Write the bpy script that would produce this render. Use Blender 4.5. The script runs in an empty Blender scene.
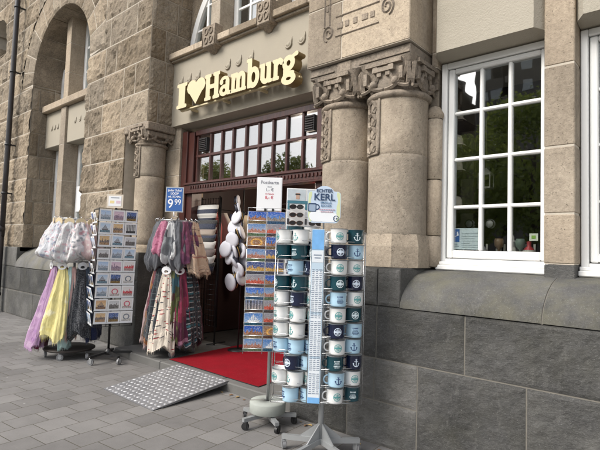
import bpy, math, random
import numpy as np
from mathutils import Vector, Matrix
random.seed(7)
PI = math.pi
S = bpy.context.scene
C = S.collection

# ------------------------------------------------------------------ camera
CAM_H = 1.45
yaw, pitch, roll = math.radians(-41.24), math.radians(3.346), math.radians(1.889)
fw = Vector((math.sin(yaw)*math.cos(pitch), math.cos(yaw)*math.cos(pitch), math.sin(pitch)))
r0 = Vector((math.cos(yaw), -math.sin(yaw), 0)); u0 = r0.cross(fw)
rr = r0*math.cos(roll) + u0*math.sin(roll); uu = u0*math.cos(roll) - r0*math.sin(roll)
cd = bpy.data.cameras.new('camera'); cam = bpy.data.objects.new('camera', cd); C.objects.link(cam)
cam.matrix_world = Matrix(((rr.x, uu.x, -fw.x, 0), (rr.y, uu.y, -fw.y, 0), (rr.z, uu.z, -fw.z, CAM_H), (0, 0, 0, 1)))
cd.sensor_width = 36; cd.lens = 36*480.5/600; cd.clip_start = 0.05; cd.clip_end = 1000
S.camera = cam

# ------------------------------------------------------------------ light
SUN_EL, SUN_AZ = math.radians(40), math.radians(200)     # azimuth clockwise from +Y
w = bpy.data.worlds.new('World'); S.world = w; w.use_nodes = True
nt = w.node_tree; nt.nodes.clear()
sky = nt.nodes.new('ShaderNodeTexSky'); sky.sky_type = 'NISHITA'; sky.sun_disc = False
sky.sun_elevation = SUN_EL; sky.sun_rotation = SUN_AZ; sky.air_density = 1.0; sky.dust_density = 3.0; sky.ozone_density = 1.0
hs = nt.nodes.new('ShaderNodeHueSaturation'); hs.inputs['Saturation'].default_value = 0.32
bg = nt.nodes.new('ShaderNodeBackground'); bg.inputs[1].default_value = 0.15
wo = nt.nodes.new('ShaderNodeOutputWorld')
nt.links.new(sky.outputs[0], hs.inputs['Color']); nt.links.new(hs.outputs[0], bg.inputs[0]); nt.links.new(bg.outputs[0], wo.inputs[0])
sd = bpy.data.lights.new('sun', 'SUN'); sun = bpy.data.objects.new('sun', sd); C.objects.link(sun)
sd.energy = 1.45; sd.angle = math.radians(28); sd.color = (1, .95, .87)
sdir = Vector((math.sin(SUN_AZ)*math.cos(SUN_EL), math.cos(SUN_AZ)*math.cos(SUN_EL), math.sin(SUN_EL)))
sun.rotation_euler = sdir.to_track_quat('Z', 'Y').to_euler()
S.view_settings.view_transform = 'Standard'; S.view_settings.look = 'None'
S.view_settings.exposure = 0.95; S.view_settings.gamma = 1; S.view_settings.use_curve_mapping = False
S.cycles.max_bounces = 7; S.cycles.transparent_max_bounces = 12

# ------------------------------------------------------------------ noise
def _h(ix, iy, iz, seed):
    n = (ix*374761393 + iy*668265263 + iz*2147483647 + seed*1274126177) & 0xffffffff
    n = ((n ^ (n >> 13)) * 1274126177) & 0xffffffff
    n = ((n ^ (n >> 16)) * 2246822519) & 0xffffffff
    return ((n ^ (n >> 13)) & 0xffff) / 65535.0
def vnoise(p, seed=0):
    p = np.asarray(p, float); i = np.floor(p).astype(np.int64); f = p - i; f = f*f*(3-2*f)
    out = 0
    for a in (0, 1):
        for b in (0, 1):
            for c in (0, 1):
                wgt = (f[..., 0] if a else 1-f[..., 0])*(f[..., 1] if b else 1-f[..., 1])*(f[..., 2] if c else 1-f[..., 2])
                out = out + wgt*_h(i[..., 0]+a, i[..., 1]+b, i[..., 2]+c, seed)
    return out
def fbm(p, o=4, seed=0):
    p = np.asarray(p, float); s = 0; a = .5
    for k in range(o):
        s = s + a*vnoise(p*(2**k), seed+k); a *= .5
    return s

# ------------------------------------------------------------------ mesh builder
class MB:
    def __init__(s): s.v = []; s.f = []; s.m = []; s.sm = []; s.t = []; s.uv = {}
    def add(s, vs, fs, mi=0, smooth=False, tint=.5, uvs=None):
        o = len(s.v); s.v.extend([tuple(map(float, p)) for p in vs])
        s.t.extend([tint]*len(vs) if not hasattr(tint, '__len__') else list(tint))
        if uvs is not None:
            for k, q in enumerate(uvs): s.uv[o+k] = q
        for f in fs: s.f.append([o+k for k in f]); s.m.append(mi); s.sm.append(smooth)
        return s
    def box(s, a, b, mi=0, tint=.5, bev=0.0):
        x0, y0, z0 = [min(p, q) for p, q in zip(a, b)]; x1, y1, z1 = [max(p, q) for p, q in zip(a, b)]
        if bev > 0:
            bv = min(bev, (x1-x0)*.45, (y1-y0)*.45, (z1-z0)*.45)
            vs = []; idx = {}
            def V(p):
                if p not in idx: idx[p] = len(vs); vs.append(p)
                return idx[p]
            X = (x0, x1); Y = (y0, y1); Z = (z0, z1)
            def corner(i, j, k, ax):
                sx = bv if i == 0 else -bv; sy = bv if j == 0 else -bv; sz = bv if k == 0 else -bv
                return (X[i]+(0 if ax == 0 else sx), Y[j]+(0 if ax == 1 else sy), Z[k]+(0 if ax == 2 else sz))
            fs = []
            for ax in range(3):
                for e in (0, 1):
                    o = []
                    for (p, q) in ((0, 0), (1, 0), (1, 1), (0, 1)):
                        ijk = [0, 0, 0]; ijk[ax] = e; oth = [a_ for a_ in range(3) if a_ != ax]
                        ijk[oth[0]] = p; ijk[oth[1]] = q
                        o.append(V(corner(*ijk, ax)))
                    if (e == 1) == (ax == 1): o.reverse()
                    fs.append(o)
            for ax in range(3):
                oth = [a_ for a_ in range(3) if a_ != ax]
                for p in (0, 1):
                    for q in (0, 1):
                        l = []
                        for e in (0, 1):
                            ijk = [0, 0, 0]; ijk[ax] = e; ijk[oth[0]] = p; ijk[oth[1]] = q
                            l.append((V(corner(*ijk, oth[0])), V(corner(*ijk, oth[1]))))
                        fs.append([l[0][0], l[0][1], l[1][1], l[1][0]])
            for i in (0, 1):
                for j in (0, 1):
                    for k in (0, 1):
                        fs.append([V(corner(i, j, k, a_)) for a_ in range(3)])
            c = Vector(((x0+x1)/2, (y0+y1)/2, (z0+z1)/2)); out = []
            for f in fs:
                P = [Vector(vs[k]) for k in f]; n = (P[1]-P[0]).cross(P[2]-P[0]); m_ = sum(P, Vector())/len(P)
                out.append(f if n.dot(m_-c) > 0 else f[::-1])
            return s.add(vs, out, mi, False, tint)
        return s.add([(x0, y0, z0), (x1, y0, z0), (x1, y1, z0), (x0, y1, z0), (x0, y0, z1), (x1, y0, z1), (x1, y1, z1), (x0, y1, z1)],
                     [(0, 3, 2, 1), (4, 5, 6, 7), (0, 1, 5, 4), (1, 2, 6, 5), (2, 3, 7, 6), (3, 0, 4, 7)], mi, False, tint)
    def obox(s, c, ax, ay, az, mi=0, tint=.5):      # oriented box, half-vectors
        c, ax, ay, az = map(Vector, (c, ax, ay, az))
        vs = [c+ax*i+ay*j+az*k for k in (-1, 1) for (i, j) in ((-1, -1), (1, -1), (1, 1), (-1, 1))]
        return s.add(vs, [(0, 3, 2, 1), (4, 5, 6, 7), (0, 1, 5, 4), (1, 2, 6, 5), (2, 3, 7, 6), (3, 0, 4, 7)], mi, False, tint)
    def bar(s, a, b, wd, ht=None, mi=0, tint=.5):    # rectangular bar between points
        a, b = Vector(a), Vector(b); d = b-a; L = d.length; d.normalize()
        up = Vector((0, 0, 1)) if abs(d.z) < .9 else Vector((1, 0, 0))
        sx = d.cross(up).normalized(); sz = sx.cross(d).normalized(); ht = ht or wd
        return s.obox((a+b)/2, sx*wd/2, d*L/2, sz*ht/2, mi, tint)
    def tube(s, pts, r, n=8, mi=0, closed=False, tint=.5, smooth=True):
        pts = [Vector(p) for p in pts]; m = len(pts); vs = []; fs = []
        rs = r if hasattr(r, '__len__') else [r]*m
        t0 = None
        for i, p in enumerate(pts):
            if closed: d = pts[(i+1) % m]-pts[i-1]
            else: d = pts[min(i+1, m-1)]-pts[max(i-1, 0)]
            d.normalize()
            if t0 is None:
                a = Vector((0, 0, 1)) if abs(d.z) < .9 else Vector((1, 0, 0)); sx = d.cross(a).normalized()
            else:
                sx = (t0 - d*t0.dot(d))
                sx = sx.normalized() if sx.length > 1e-6 else d.cross(Vector((0, 0, 1))).normalized()
            t0 = sx; sy = d.cross(sx)
            for k in range(n):
                a = 2*PI*k/n; vs.append(p+(sx*math.cos(a)+sy*math.sin(a))*rs[i])
        mm = m if closed else m-1
        for i in range(mm):
            j = (i+1) % m
            for k in range(n): fs.append((i*n+k, i*n+(k+1) % n, j*n+(k+1) % n, j*n+k))
        if not closed:
            fs.append(tuple(range(n))[::-1]); fs.append(tuple((m-1)*n+k for k in range(n)))
        return s.add(vs, fs, mi, smooth, tint)
    def lathe(s, prof, c=(0, 0, 0), n=24, mi=0, smooth=True, tint=.5, a0=0, a1=2*PI):
        full = abs(a1-a0-2*PI) < 1e-6; vs = []; fs = []; cx, cy, cz = c; nn = n if full else n+1
        for (r, z) in prof:
            for k in range(nn):
                a = a0+(a1-a0)*k/n; vs.append((cx+r*math.cos(a), cy+r*math.sin(a), cz+z))
        for i in range(len(prof)-1):
            for k in range(n):
                k2 = (k+1) % nn; fs.append((i*nn+k, i*nn+k2, (i+1)*nn+k2, (i+1)*nn+k))
        return s.add(vs, fs, mi, smooth, tint)
    def ball(s, c, r, n=12, mi=0, sc=(1, 1, 1), tint=.5):
        vs = []; fs = []; m = max(6, n*2//3)
        for i in range(m+1):
            t = PI*i/m
            for k in range(n):
                a = 2*PI*k/n
                vs.append((c[0]+r*sc[0]*math.sin(t)*math.cos(a), c[1]+r*sc[1]*math.sin(t)*math.sin(a), c[2]+r*sc[2]*math.cos(t)))
        for i in range(m):
            for k in range(n): fs.append((i*n+k, (i+1)*n+k, (i+1)*n+(k+1) % n, i*n+(k+1) % n))
        return s.add(vs, fs, mi, True, tint)

def build(name, mb, mats, parent=None, loc=None, abs_=True):
    """link as ONE object. verts are in world coordinates when abs_ (shifted to the parent's origin)."""
    me = bpy.data.meshes.new(name)
    off = Vector((0, 0, 0))
    if parent is not None and abs_:
        p = parent
        while p is not None: off += Vector(p.location); p = p.parent
    own = Vector(loc) if loc else Vector((0, 0, 0))
    o3 = off+own
    me.from_pydata([(v[0]-o3.x, v[1]-o3.y, v[2]-o3.z) for v in mb.v], [], mb.f)
    if not isinstance(mats, (list, tuple)): mats = [mats]
    for m in mats: me.materials.append(m)
    me.polygons.foreach_set('material_index', mb.m); me.polygons.foreach_set('use_smooth', mb.sm)
    at = me.attributes.new('tint', 'FLOAT', 'POINT'); at.data.foreach_set('value', mb.t)
    if mb.uv:
        uvl = me.uv_layers.new(name='UVMap')
        li = np.empty(len(me.loops), dtype=np.int32); me.loops.foreach_get('vertex_index', li)
        arr = np.zeros((len(mb.v), 2))
        for k, q in mb.uv.items(): arr[k] = q
        uvl.data.foreach_set('uv', arr[li].ravel())
    me.update()
    o = bpy.data.objects.new(name, me); C.objects.link(o); o.parent = parent; o.location = own
    return o
def empty(name, label, cat, loc=(0, 0, 0), rz=0, group=None):
    o = bpy.data.objects.new(name, None); C.objects.link(o); o.location = loc; o.rotation_euler = (0, 0, rz)
    o.empty_display_size = .1; o['label'] = label; o['category'] = cat
    if group: o['group'] = group
    return o
def tag(o, label=None, cat=None, group=None, kind=None):
    if label: o['label'] = label
    if cat: o['category'] = cat
    if group: o['group'] = group
    if kind: o['kind'] = kind
    return o
def copy_tree(o, parent=None):
    c = o.copy(); C.objects.link(c); c.parent = parent
    for ch in list(o.children): copy_tree(ch, c)
    return c
def text_obj(name, body, size, mat_, parent, loc, rot, extrude=.0008, offset=0.0, align='CENTER', sx=1.0):
    cu = bpy.data.curves.new(name, 'FONT'); cu.body = body; cu.size = size; cu.align_x = align; cu.align_y = 'CENTER'
    cu.extrude = extrude; cu.offset = offset; cu.space_line = .95
    to = bpy.data.objects.new('tmp', cu); C.objects.link(to)
    bpy.context.view_layer.update()
    me = bpy.data.meshes.new_from_object(to.evaluated_get(bpy.context.evaluated_depsgraph_get()))
    bpy.data.objects.remove(to); me.materials.clear(); me.materials.append(mat_)
    o = bpy.data.objects.new(name, me); C.objects.link(o); o.parent = parent; o.location = loc; o.rotation_euler = rot; o.scale = (sx, 1, 1)
    return o

# ------------------------------------------------------------------ SDF prism: a 2-D shape with a smooth outline, extruded
def sdf_prism(mb, fn, x0, x1, z0, z1, step, place, depth, mi_f=0, mi_s=0, back=False, tint=.5):
    """fn(X,Z)->signed distance (<0 inside). place(x,z,d)->xyz; d=0 front, d=depth back"""
    nx = int(math.ceil((x1-x0)/step))+1; nz = int(math.ceil((z1-z0)/step))+1
    xs = np.linspace(x0, x1, nx); zs = np.linspace(z0, z1, nz)
    Fv = fn(*np.meshgrid(xs, zs, indexing='ij')); Fv = np.where(np.abs(Fv) < 1e-6, 1e-6, Fv)
    vid = {}; pts = []
    def P(x, z):
        k = (round(x, 6), round(z, 6))
        if k not in vid: vid[k] = len(pts); pts.append((x, z))
        return vid[k]
    polys = []; segs = []
    for i in range(nx-1):
        for j in range(nz-1):
            cs = [(i, j), (i+1, j), (i+1, j+1), (i, j+1)]; fv = [Fv[c] for c in cs]
            ins = [f < 0 for f in fv]
            if not any(ins): continue
            poly = []; cr = []
            for k in range(4):
                a, b = cs[k], cs[(k+1) % 4]; fa, fb = fv[k], fv[(k+1) % 4]
                if fa < 0: poly.append(P(xs[a[0]], zs[a[1]]))
                if (fa < 0) != (fb < 0):
                    t = fa/(fa-fb); q = P(xs[a[0]]+(xs[b[0]]-xs[a[0]])*t, zs[a[1]]+(zs[b[1]]-zs[a[1]])*t)
                    poly.append(q); cr.append((q, fa < 0))
            if len(poly) >= 3: polys.append(poly)
            if len(cr) == 2:
                q1 = [q for q, o in cr if o]; q2 = [q for q, o in cr if not o]
                if q1 and q2: segs.append((q1[0], q2[0]))
    n = len(pts)
    vf = [place(x, z, 0) for x, z in pts]
    mb.add(vf, polys, mi_f, False, tint)
    o = [place(x, z, 0) for x, z in pts]+[place(x, z, depth) for x, z in pts]
    mb.add(o, [(b, a, a+n, b+n) for a, b in segs], mi_s, False, tint)
    if back: mb.add([place(x, z, depth) for x, z in pts], [p[::-1] for p in polys], mi_s, False, tint)
def sd_box(X, Z, cx, cz, hx, hz, r=0):
    dx = np.abs(X-cx)-hx+r; dz = np.abs(Z-cz)-hz+r
    return np.hypot(np.maximum(dx, 0), np.maximum(dz, 0))+np.minimum(np.maximum(dx, dz), 0)-r
def sd_seg(X, Z, ax, az, bx, bz, r):
    px, pz = X-ax, Z-az; dx, dz = bx-ax, bz-az; t = np.clip((px*dx+pz*dz)/(dx*dx+dz*dz), 0, 1)
    return np.hypot(px-dx*t, pz-dz*t)-r
def sd_ell(X, Z, cx, cz, a, b):
    k = np.hypot((X-cx)/a, (Z-cz)/b); return (k-1)*min(a, b)
U = lambda *a: np.minimum.reduce(a)

# ------------------------------------------------------------------ materials
MATS = {}
def nodes(name):
    m = bpy.data.materials.new(name); m.use_nodes = True; t = m.node_tree; t.nodes.clear()
    out = t.nodes.new('ShaderNodeOutputMaterial'); b = t.nodes.new('ShaderNodeBsdfPrincipled'); t.links.new(b.outputs[0], out.inputs[0])
    return m, t, b
def N(t, ty, **kw):
    n = t.nodes.new(ty)
    for k, v in kw.items():
        if k in n.inputs.keys() if hasattr(n.inputs, 'keys') else False: n.inputs[k].default_value = v
        else: setattr(n, k, v)
    return n
def ramp(t, src, stops, interp='LINEAR'):
    r = t.nodes.new('ShaderNodeValToRGB'); r.color_ramp.interpolation = interp
    e = r.color_ramp.elements
    while len(e) < len(stops): e.new(.5)
    for k, (p, c) in enumerate(stops): e[k].position = p; e[k].color = (*c, 1) if len(c) == 3 else c
    t.links.new(src, r.inputs[0]); return r.outputs[0]
def mix(t, fac, a, b, mode='MIX'):
    m = t.nodes.new('ShaderNodeMix'); m.data_type = 'RGBA'; m.blend_type = mode
    for s_, v in ((0, fac), (6, a), (7, b)):
        if hasattr(v, 'links') or hasattr(v, 'is_linked'): t.links.new(v, m.inputs[s_])
        else: m.inputs[s_].default_value = v if s_ == 0 else ((*v, 1) if len(v) == 3 else v)
    return m.outputs[2]
def noise(t, co, scale, detail=4, rough=.55, dist=0):
    n = t.nodes.new('ShaderNodeTexNoise'); n.inputs['Scale'].default_value = scale; n.inputs['Detail'].default_value = detail
    n.inputs['Roughness'].default_value = rough; n.inputs['Distortion'].default_value = dist; t.links.new(co, n.inputs['Vector']); return n.outputs['Fac']
def coord(t, kind='Object', scale=None, rot=None):
    c = t.nodes.new('ShaderNodeTexCoord'); o = c.outputs[kind]
    if scale or rot:
        mp = t.nodes.new('ShaderNodeMapping'); t.links.new(o, mp.inputs[0])
        if scale: mp.inputs['Scale'].default_value = scale
        if rot: mp.inputs['Rotation'].default_value = rot
        o = mp.outputs[0]
    return o
def bump(t, b, h, strength=.5, dist=.01, prev=None):
    n = t.nodes.new('ShaderNodeBump'); n.inputs['Strength'].default_value = strength; n.inputs['Distance'].default_value = dist
    t.links.new(h, n.inputs['Height'])
    if prev is not None: t.links.new(prev, n.inputs['Normal'])
    t.links.new(n.outputs[0], b.inputs['Normal']); return n.outputs[0]
def math_(t, op, a, b=None, clamp=False):
    m = t.nodes.new('ShaderNodeMath'); m.operation = op; m.use_clamp = clamp
    for k, v in ((0, a), (1, b)):
        if v is None: continue
        if isinstance(v, (int, float)): m.inputs[k].default_value = v
        else: t.links.new(v, m.inputs[k])
    return m.outputs[0]
def attr(t, name='tint'):
    a = t.nodes.new('ShaderNodeAttribute'); a.attribute_name = name; return a.outputs['Fac']
def plain(name, col, rough=.5, metal=0, var=.0, vscale=8, bmp=0, bscale=60, spec=.5, coat=0, sheen=0):
    if name in MATS: return MATS[name]
    m, t, b = nodes(name); b.inputs['Roughness'].default_value = rough; b.inputs['Metallic'].default_value = metal
    b.inputs['Specular IOR Level'].default_value = spec; b.inputs['Coat Weight'].default_value = coat
    b.inputs['Sheen Weight'].default_value = sheen
    co = coord(t)
    if var:
        n = noise(t, co, vscale, 5)
        c = mix(t, n, [x*(1-var) for x in col], [min(1, x*(1+var)) for x in col]); t.links.new(c, b.inputs['Base Color'])
        rr_ = ramp(t, n, [(.3, (rough*.85,)*3), (.7, (min(1, rough*1.15),)*3)]); t.links.new(rr_, b.inputs['Roughness'])
    else: b.inputs['Base Color'].default_value = (*col, 1)
    if bmp: bump(t, b, noise(t, co, bscale, 5), bmp, .004)
    MATS[name] = m; return m
def stone_mat(name, dark, light, pits=.5, bmp=.6, speck=1.0, mott=1.0, bvar=.38, stain=(.10, .085, .07), stain_amt=.35):
    m, t, b = nodes(name); b.inputs['Roughness'].default_value = .92; b.inputs['Specular IOR Level'].default_value = .25
    co = coord(t)
    tn = attr(t)
    n1 = noise(t, co, 3.1, 6, .6); n2 = noise(t, co, 26, 6, .7); n3 = noise(t, co, .9, 3)
    f = math_(t, 'ADD', math_(t, 'MULTIPLY', n1, .5), math_(t, 'MULTIPLY', n2, .35))
    f = math_(t, 'ADD', f, math_(t, 'MULTIPLY', math_(t, 'SUBTRACT', tn, .5), bvar))
    c = ramp(t, f, [(.18, dark), (.42, [(a+b_)/2 for a, b_ in zip(dark, light)]), (.72, light)])
    hue = ramp(t, tn, [(0, (1.05, 1.0, .93)), (.35, (.97, .98, 1.0)), (.6, (1.02, .98, .94)), (.8, (.95, .96, .98)), (1, (1.04, 1.0, .95))])
    c = mix(t, 1, c, hue, 'MULTIPLY')
    mo = ramp(t, noise(t, co, 38, 5, .75), [(.36, (.62, .61, .60)), (.52, (1, 1, 1)), (.68, (1.22, 1.21, 1.19))])
    c = mix(t, mott, c, mo, 'MULTIPLY')
    v = t.nodes.new('ShaderNodeTexVoronoi'); v.inputs['Scale'].default_value = 55; t.links.new(co, v.inputs['Vector'])
    pit = ramp(t, v.outputs['Distance'], [(.10, (0, 0, 0)), (.26, (1, 1, 1))])
    sel = ramp(t, noise(t, co, 17, 2), [(.50, (1, 1, 1)), (.62, (0, 0, 0))])
    pitm = math_(t, 'MAXIMUM', pit, sel)
    c = mix(t, math_(t, 'MULTIPLY', math_(t, 'SUBTRACT', 1.0, pitm), pits), c, [x*.35 for x in dark])
    sp = ramp(t, noise(t, co, 120, 2, .5), [(.60, (0, 0, 0)), (.72, (1, 1, 1))])
    c = mix(t, math_(t, 'MULTIPLY', sp, .15*speck), c, [min(1, x*1.5) for x in light])
    sdk = ramp(t, noise(t, co, 95, 3, .6), [(.30, (1, 1, 1)), (.42, (0, 0, 0))])
    c = mix(t, math_(t, 'MULTIPLY', sdk, .35*speck), c, [x*.5 for x in dark])
    st = ramp(t, n3, [(.45, (0, 0, 0)), (.75, (1, 1, 1))])
    c = mix(t, math_(t, 'MULTIPLY', st, stain_amt), c, stain)
    sk = ramp(t, noise(t, coord(t, scale=(7, 7, .8)), 1.0, 5, .65), [(.52, (0, 0, 0)), (.70, (1, 1, 1))])
    c = mix(t, math_(t, 'MULTIPLY', sk, .42), c, stain)
    pal = ramp(t, noise(t, coord(t, scale=(2.2, 2.2, 1.6)), 1.0, 4, .6, .8), [(.58, (0, 0, 0)), (.66, (1, 1, 1))])
    c = mix(t, math_(t, 'MULTIPLY', pal, .22), c, [min(1, x*1.25) for x in light])
    t.links.new(c, b.inputs['Base Color'])
    h = math_(t, 'ADD', math_(t, 'MULTIPLY', n2, .7), math_(t, 'MULTIPLY', noise(t, co, 90, 4, .6), .35))
    h = math_(t, 'ADD', h, math_(t, 'MULTIPLY', pitm, .35*pits))
    bump(t, b, h, bmp, .02)
    MATS[name] = m; return m
M_ROCK = stone_mat('rusticated_sandstone', (.150, .123, .090), (.46, .385, .29), pits=.9, bmp=1.0, speck=1.3, mott=.9, bvar=.30)
M_TUFF = stone_mat('smooth_tuff', (.24, .20, .152), (.54, .46, .36), pits=.9, bmp=.5, speck=1.0, mott=.5, bvar=.4, stain=(.17, .14, .11), stain_amt=.5)
M_CARVE = stone_mat('carved_tuff', (.19, .158, .125), (.43, .365, .29), pits=.5, bmp=.5, stain=(.09, .08, .07), stain_amt=.6)
M_MORTAR = plain('mortar', (.46, .41, .34), .95, var=.25, vscale=12, bmp=.4, bscale=120)
M_JOINT = plain('dark_joint', (.17, .158, .135), .95, var=.3, vscale=20, bmp=.3, bscale=120)

def plinth_mat(name, green):
    m, t, b = nodes(name); b.inputs['Roughness'].default_value = .8; b.inputs['Specular IOR Level'].default_value = .35
    co = coord(t); tn = attr(t)
    n1 = noise(t, co, 2.2, 6, .6); n2 = noise(t, co, 60, 4, .7)
    f = math_(t, 'ADD', math_(t, 'MULTIPLY', n1, .75), math_(t, 'MULTIPLY', n2, .35)); f = math_(t, 'ADD', math_(t, 'SUBTRACT', f, .06), math_(t, 'MULTIPLY', math_(t, 'SUBTRACT', tn, .5), .3))
    c = ramp(t, f, [(.25, (.042, .042, .041)), (.5, (.105, .103, .099)), (.78, (.22, .213, .20))])
    g = ramp(t, noise(t, co, 3.3, 5, .65), [(.42, (0, 0, 0)), (.68, (1, 1, 1))])
    c = mix(t, math_(t, 'MULTIPLY', g, .65 if green else .3), c, (.15, .14, .095) if green else (.10, .095, .07))
    w_ = ramp(t, noise(t, co, 160, 2), [(.62, (0, 0, 0)), (.7, (1, 1, 1))])
    c = mix(t, math_(t, 'MULTIPLY', w_, .35), c, (.32, .32, .31))
    # efflorescence streaks
    es = ramp(t, noise(t, coord(t, scale=(5, 5, 1.2)), 2.0, 5, .7), [(.60, (0, 0, 0)), (.78, (1, 1, 1))])
    c = mix(t, math_(t, 'MULTIPLY', es, .38), c, (.30, .29, .27))
    t.links.new(c, b.inputs['Base Color'])
    tool = noise(t, coord(t, scale=(30, 30, 62), rot=(0, math.radians(24), 0)), 1.0, 5, .75, 1.4)
    h = math_(t, 'ADD', math_(t, 'MULTIPLY', tool, 1.0 if not green else .15), math_(t, 'MULTIPLY', n2, .35))
    bump(t, b, h, .85 if not green else .5, .016)
    return m
M_PLINTH = plinth_mat('tooled_basalt', False)
M_PSILL = plinth_mat('weathered_plinth_top', True)
M_STEP = plain('step_stone', (.13, .127, .12), .85, var=.3, vscale=7, bmp=.5, bscale=90)
M_RENDER = plain('plaster_beam', (.35, .312, .248), .9, var=.13, vscale=4, bmp=.35, bscale=110)

def render_mat():
    m, t, b = nodes('rough_plaster'); b.inputs['Roughness'].default_value = .95; co = coord(t)
    n = noise(t, co, 2.5, 5); c = mix(t, n, (.33, .30, .24), (.43, .39, .32)); t.links.new(c, b.inputs['Base Color'])
    bump(t, b, noise(t, co, 75, 3, .6, .4), .6, .010); return m
M_PANEL = render_mat()
def wood_mat():
    m, t, b = nodes('red_brown_wood'); b.inputs['Roughness'].default_value = .35
    co = coord(t, scale=(12, 12, 1.4)); n = noise(t, co, 3, 5, .6)
    c = ramp(t, n, [(.3, (.034, .011, .009)), (.7, (.080, .024, .018))]); t.links.new(c, b.inputs['Base Color'])
    bump(t, b, n, .15, .002); return m
M_WOOD = wood_mat()
M_WHITE = plain('white_window_paint', (.78, .78, .765), .35, var=.04, vscale=5, bmp=.05, bscale=40)
M_CREAM = plain('cream_sign_face', (.60, .51, .31), .4, var=.05, vscale=6)
M_GOLD = plain('tan_sign_side', (.24, .17, .07), .5, var=.15, vscale=10)
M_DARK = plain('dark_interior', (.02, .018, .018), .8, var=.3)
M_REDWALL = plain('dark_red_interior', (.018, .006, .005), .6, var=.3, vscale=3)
M_CURTAIN = plain('pale_curtain', (.55, .56, .56), .9, var=.1, vscale=6)
M_BLACK = plain('black_metal', (.016, .016, .017), .4, var=.2)
M_BRACK = plain('black_plastic', (.02, .02, .021), .5)
M_RUBBER = plain('grey_castor_rubber', (.20, .20, .205), .5, var=.2)
M_STEEL = plain('galvanised_steel', (.50, .51, .52), .38, .75, var=.12, vscale=14)
M_CHROME = plain('chrome_wire', (.62, .63, .64), .22, .9)
M_GREYP = plain('silver_paint', (.33, .34, .345), .42, .35, var=.08)
M_CONC = plain('concrete_weight', (.34, .36, .33), .85, var=.12, vscale=14, bmp=.3)
M_PIPE = plain('brown_black_pipe', (.028, .024, .025), .38, var=.3, vscale=6)
M_WOODL = plain('pale_wood_hanger', (.62, .50, .31), .5, var=.1)
M_PAPER = plain('white_paper', (.80, .80, .81), .6)
M_GLAZE = plain('clear_plastic_tray', (.70, .72, .74), .25)
def glass_mat(name, ior=1.9, tint=(.86, .9, .88), dirt=.04):
    m = bpy.data.materials.new(name); m.use_nodes = True; t = m.node_tree; t.nodes.clear()
    out = t.nodes.new('ShaderNodeOutputMaterial'); mx = t.nodes.new('ShaderNodeMixShader')
    tr = t.nodes.new('ShaderNodeBsdfTransparent'); tr.inputs[0].default_value = (*tint, 1)
    gl = t.nodes.new('ShaderNodeBsdfGlossy'); gl.inputs['Roughness'].default_value = .015
    lw_ = t.nodes.new('ShaderNodeLayerWeight'); lw_.inputs['Blend'].default_value = .5
    fr0 = math_(t, 'POWER', lw_.outputs['Facing'], 5.0); fr1 = math_(t, 'ADD', math_(t, 'MULTIPLY', fr0, 1-ior), ior)
    co = coord(t); nb = t.nodes.new('ShaderNodeBump'); nb.inputs['Strength'].default_value = .06; nb.inputs['Distance'].default_value = .02
    t.links.new(noise(t, co, 2.2, 2), nb.inputs['Height']); t.links.new(nb.outputs[0], gl.inputs['Normal'])
    t.links.new(fr1, mx.inputs[0]); t.links.new(tr.outputs[0], mx.inputs[1]); t.links.new(gl.outputs[0], mx.inputs[2])
    t.links.new(mx.outputs[0], out.inputs[0]); return m
M_GLASS = glass_mat('window_glass', .19, (.93, .95, .94))
M_GLASS2 = glass_mat('transom_glass', .26, (.75, .75, .75))

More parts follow.
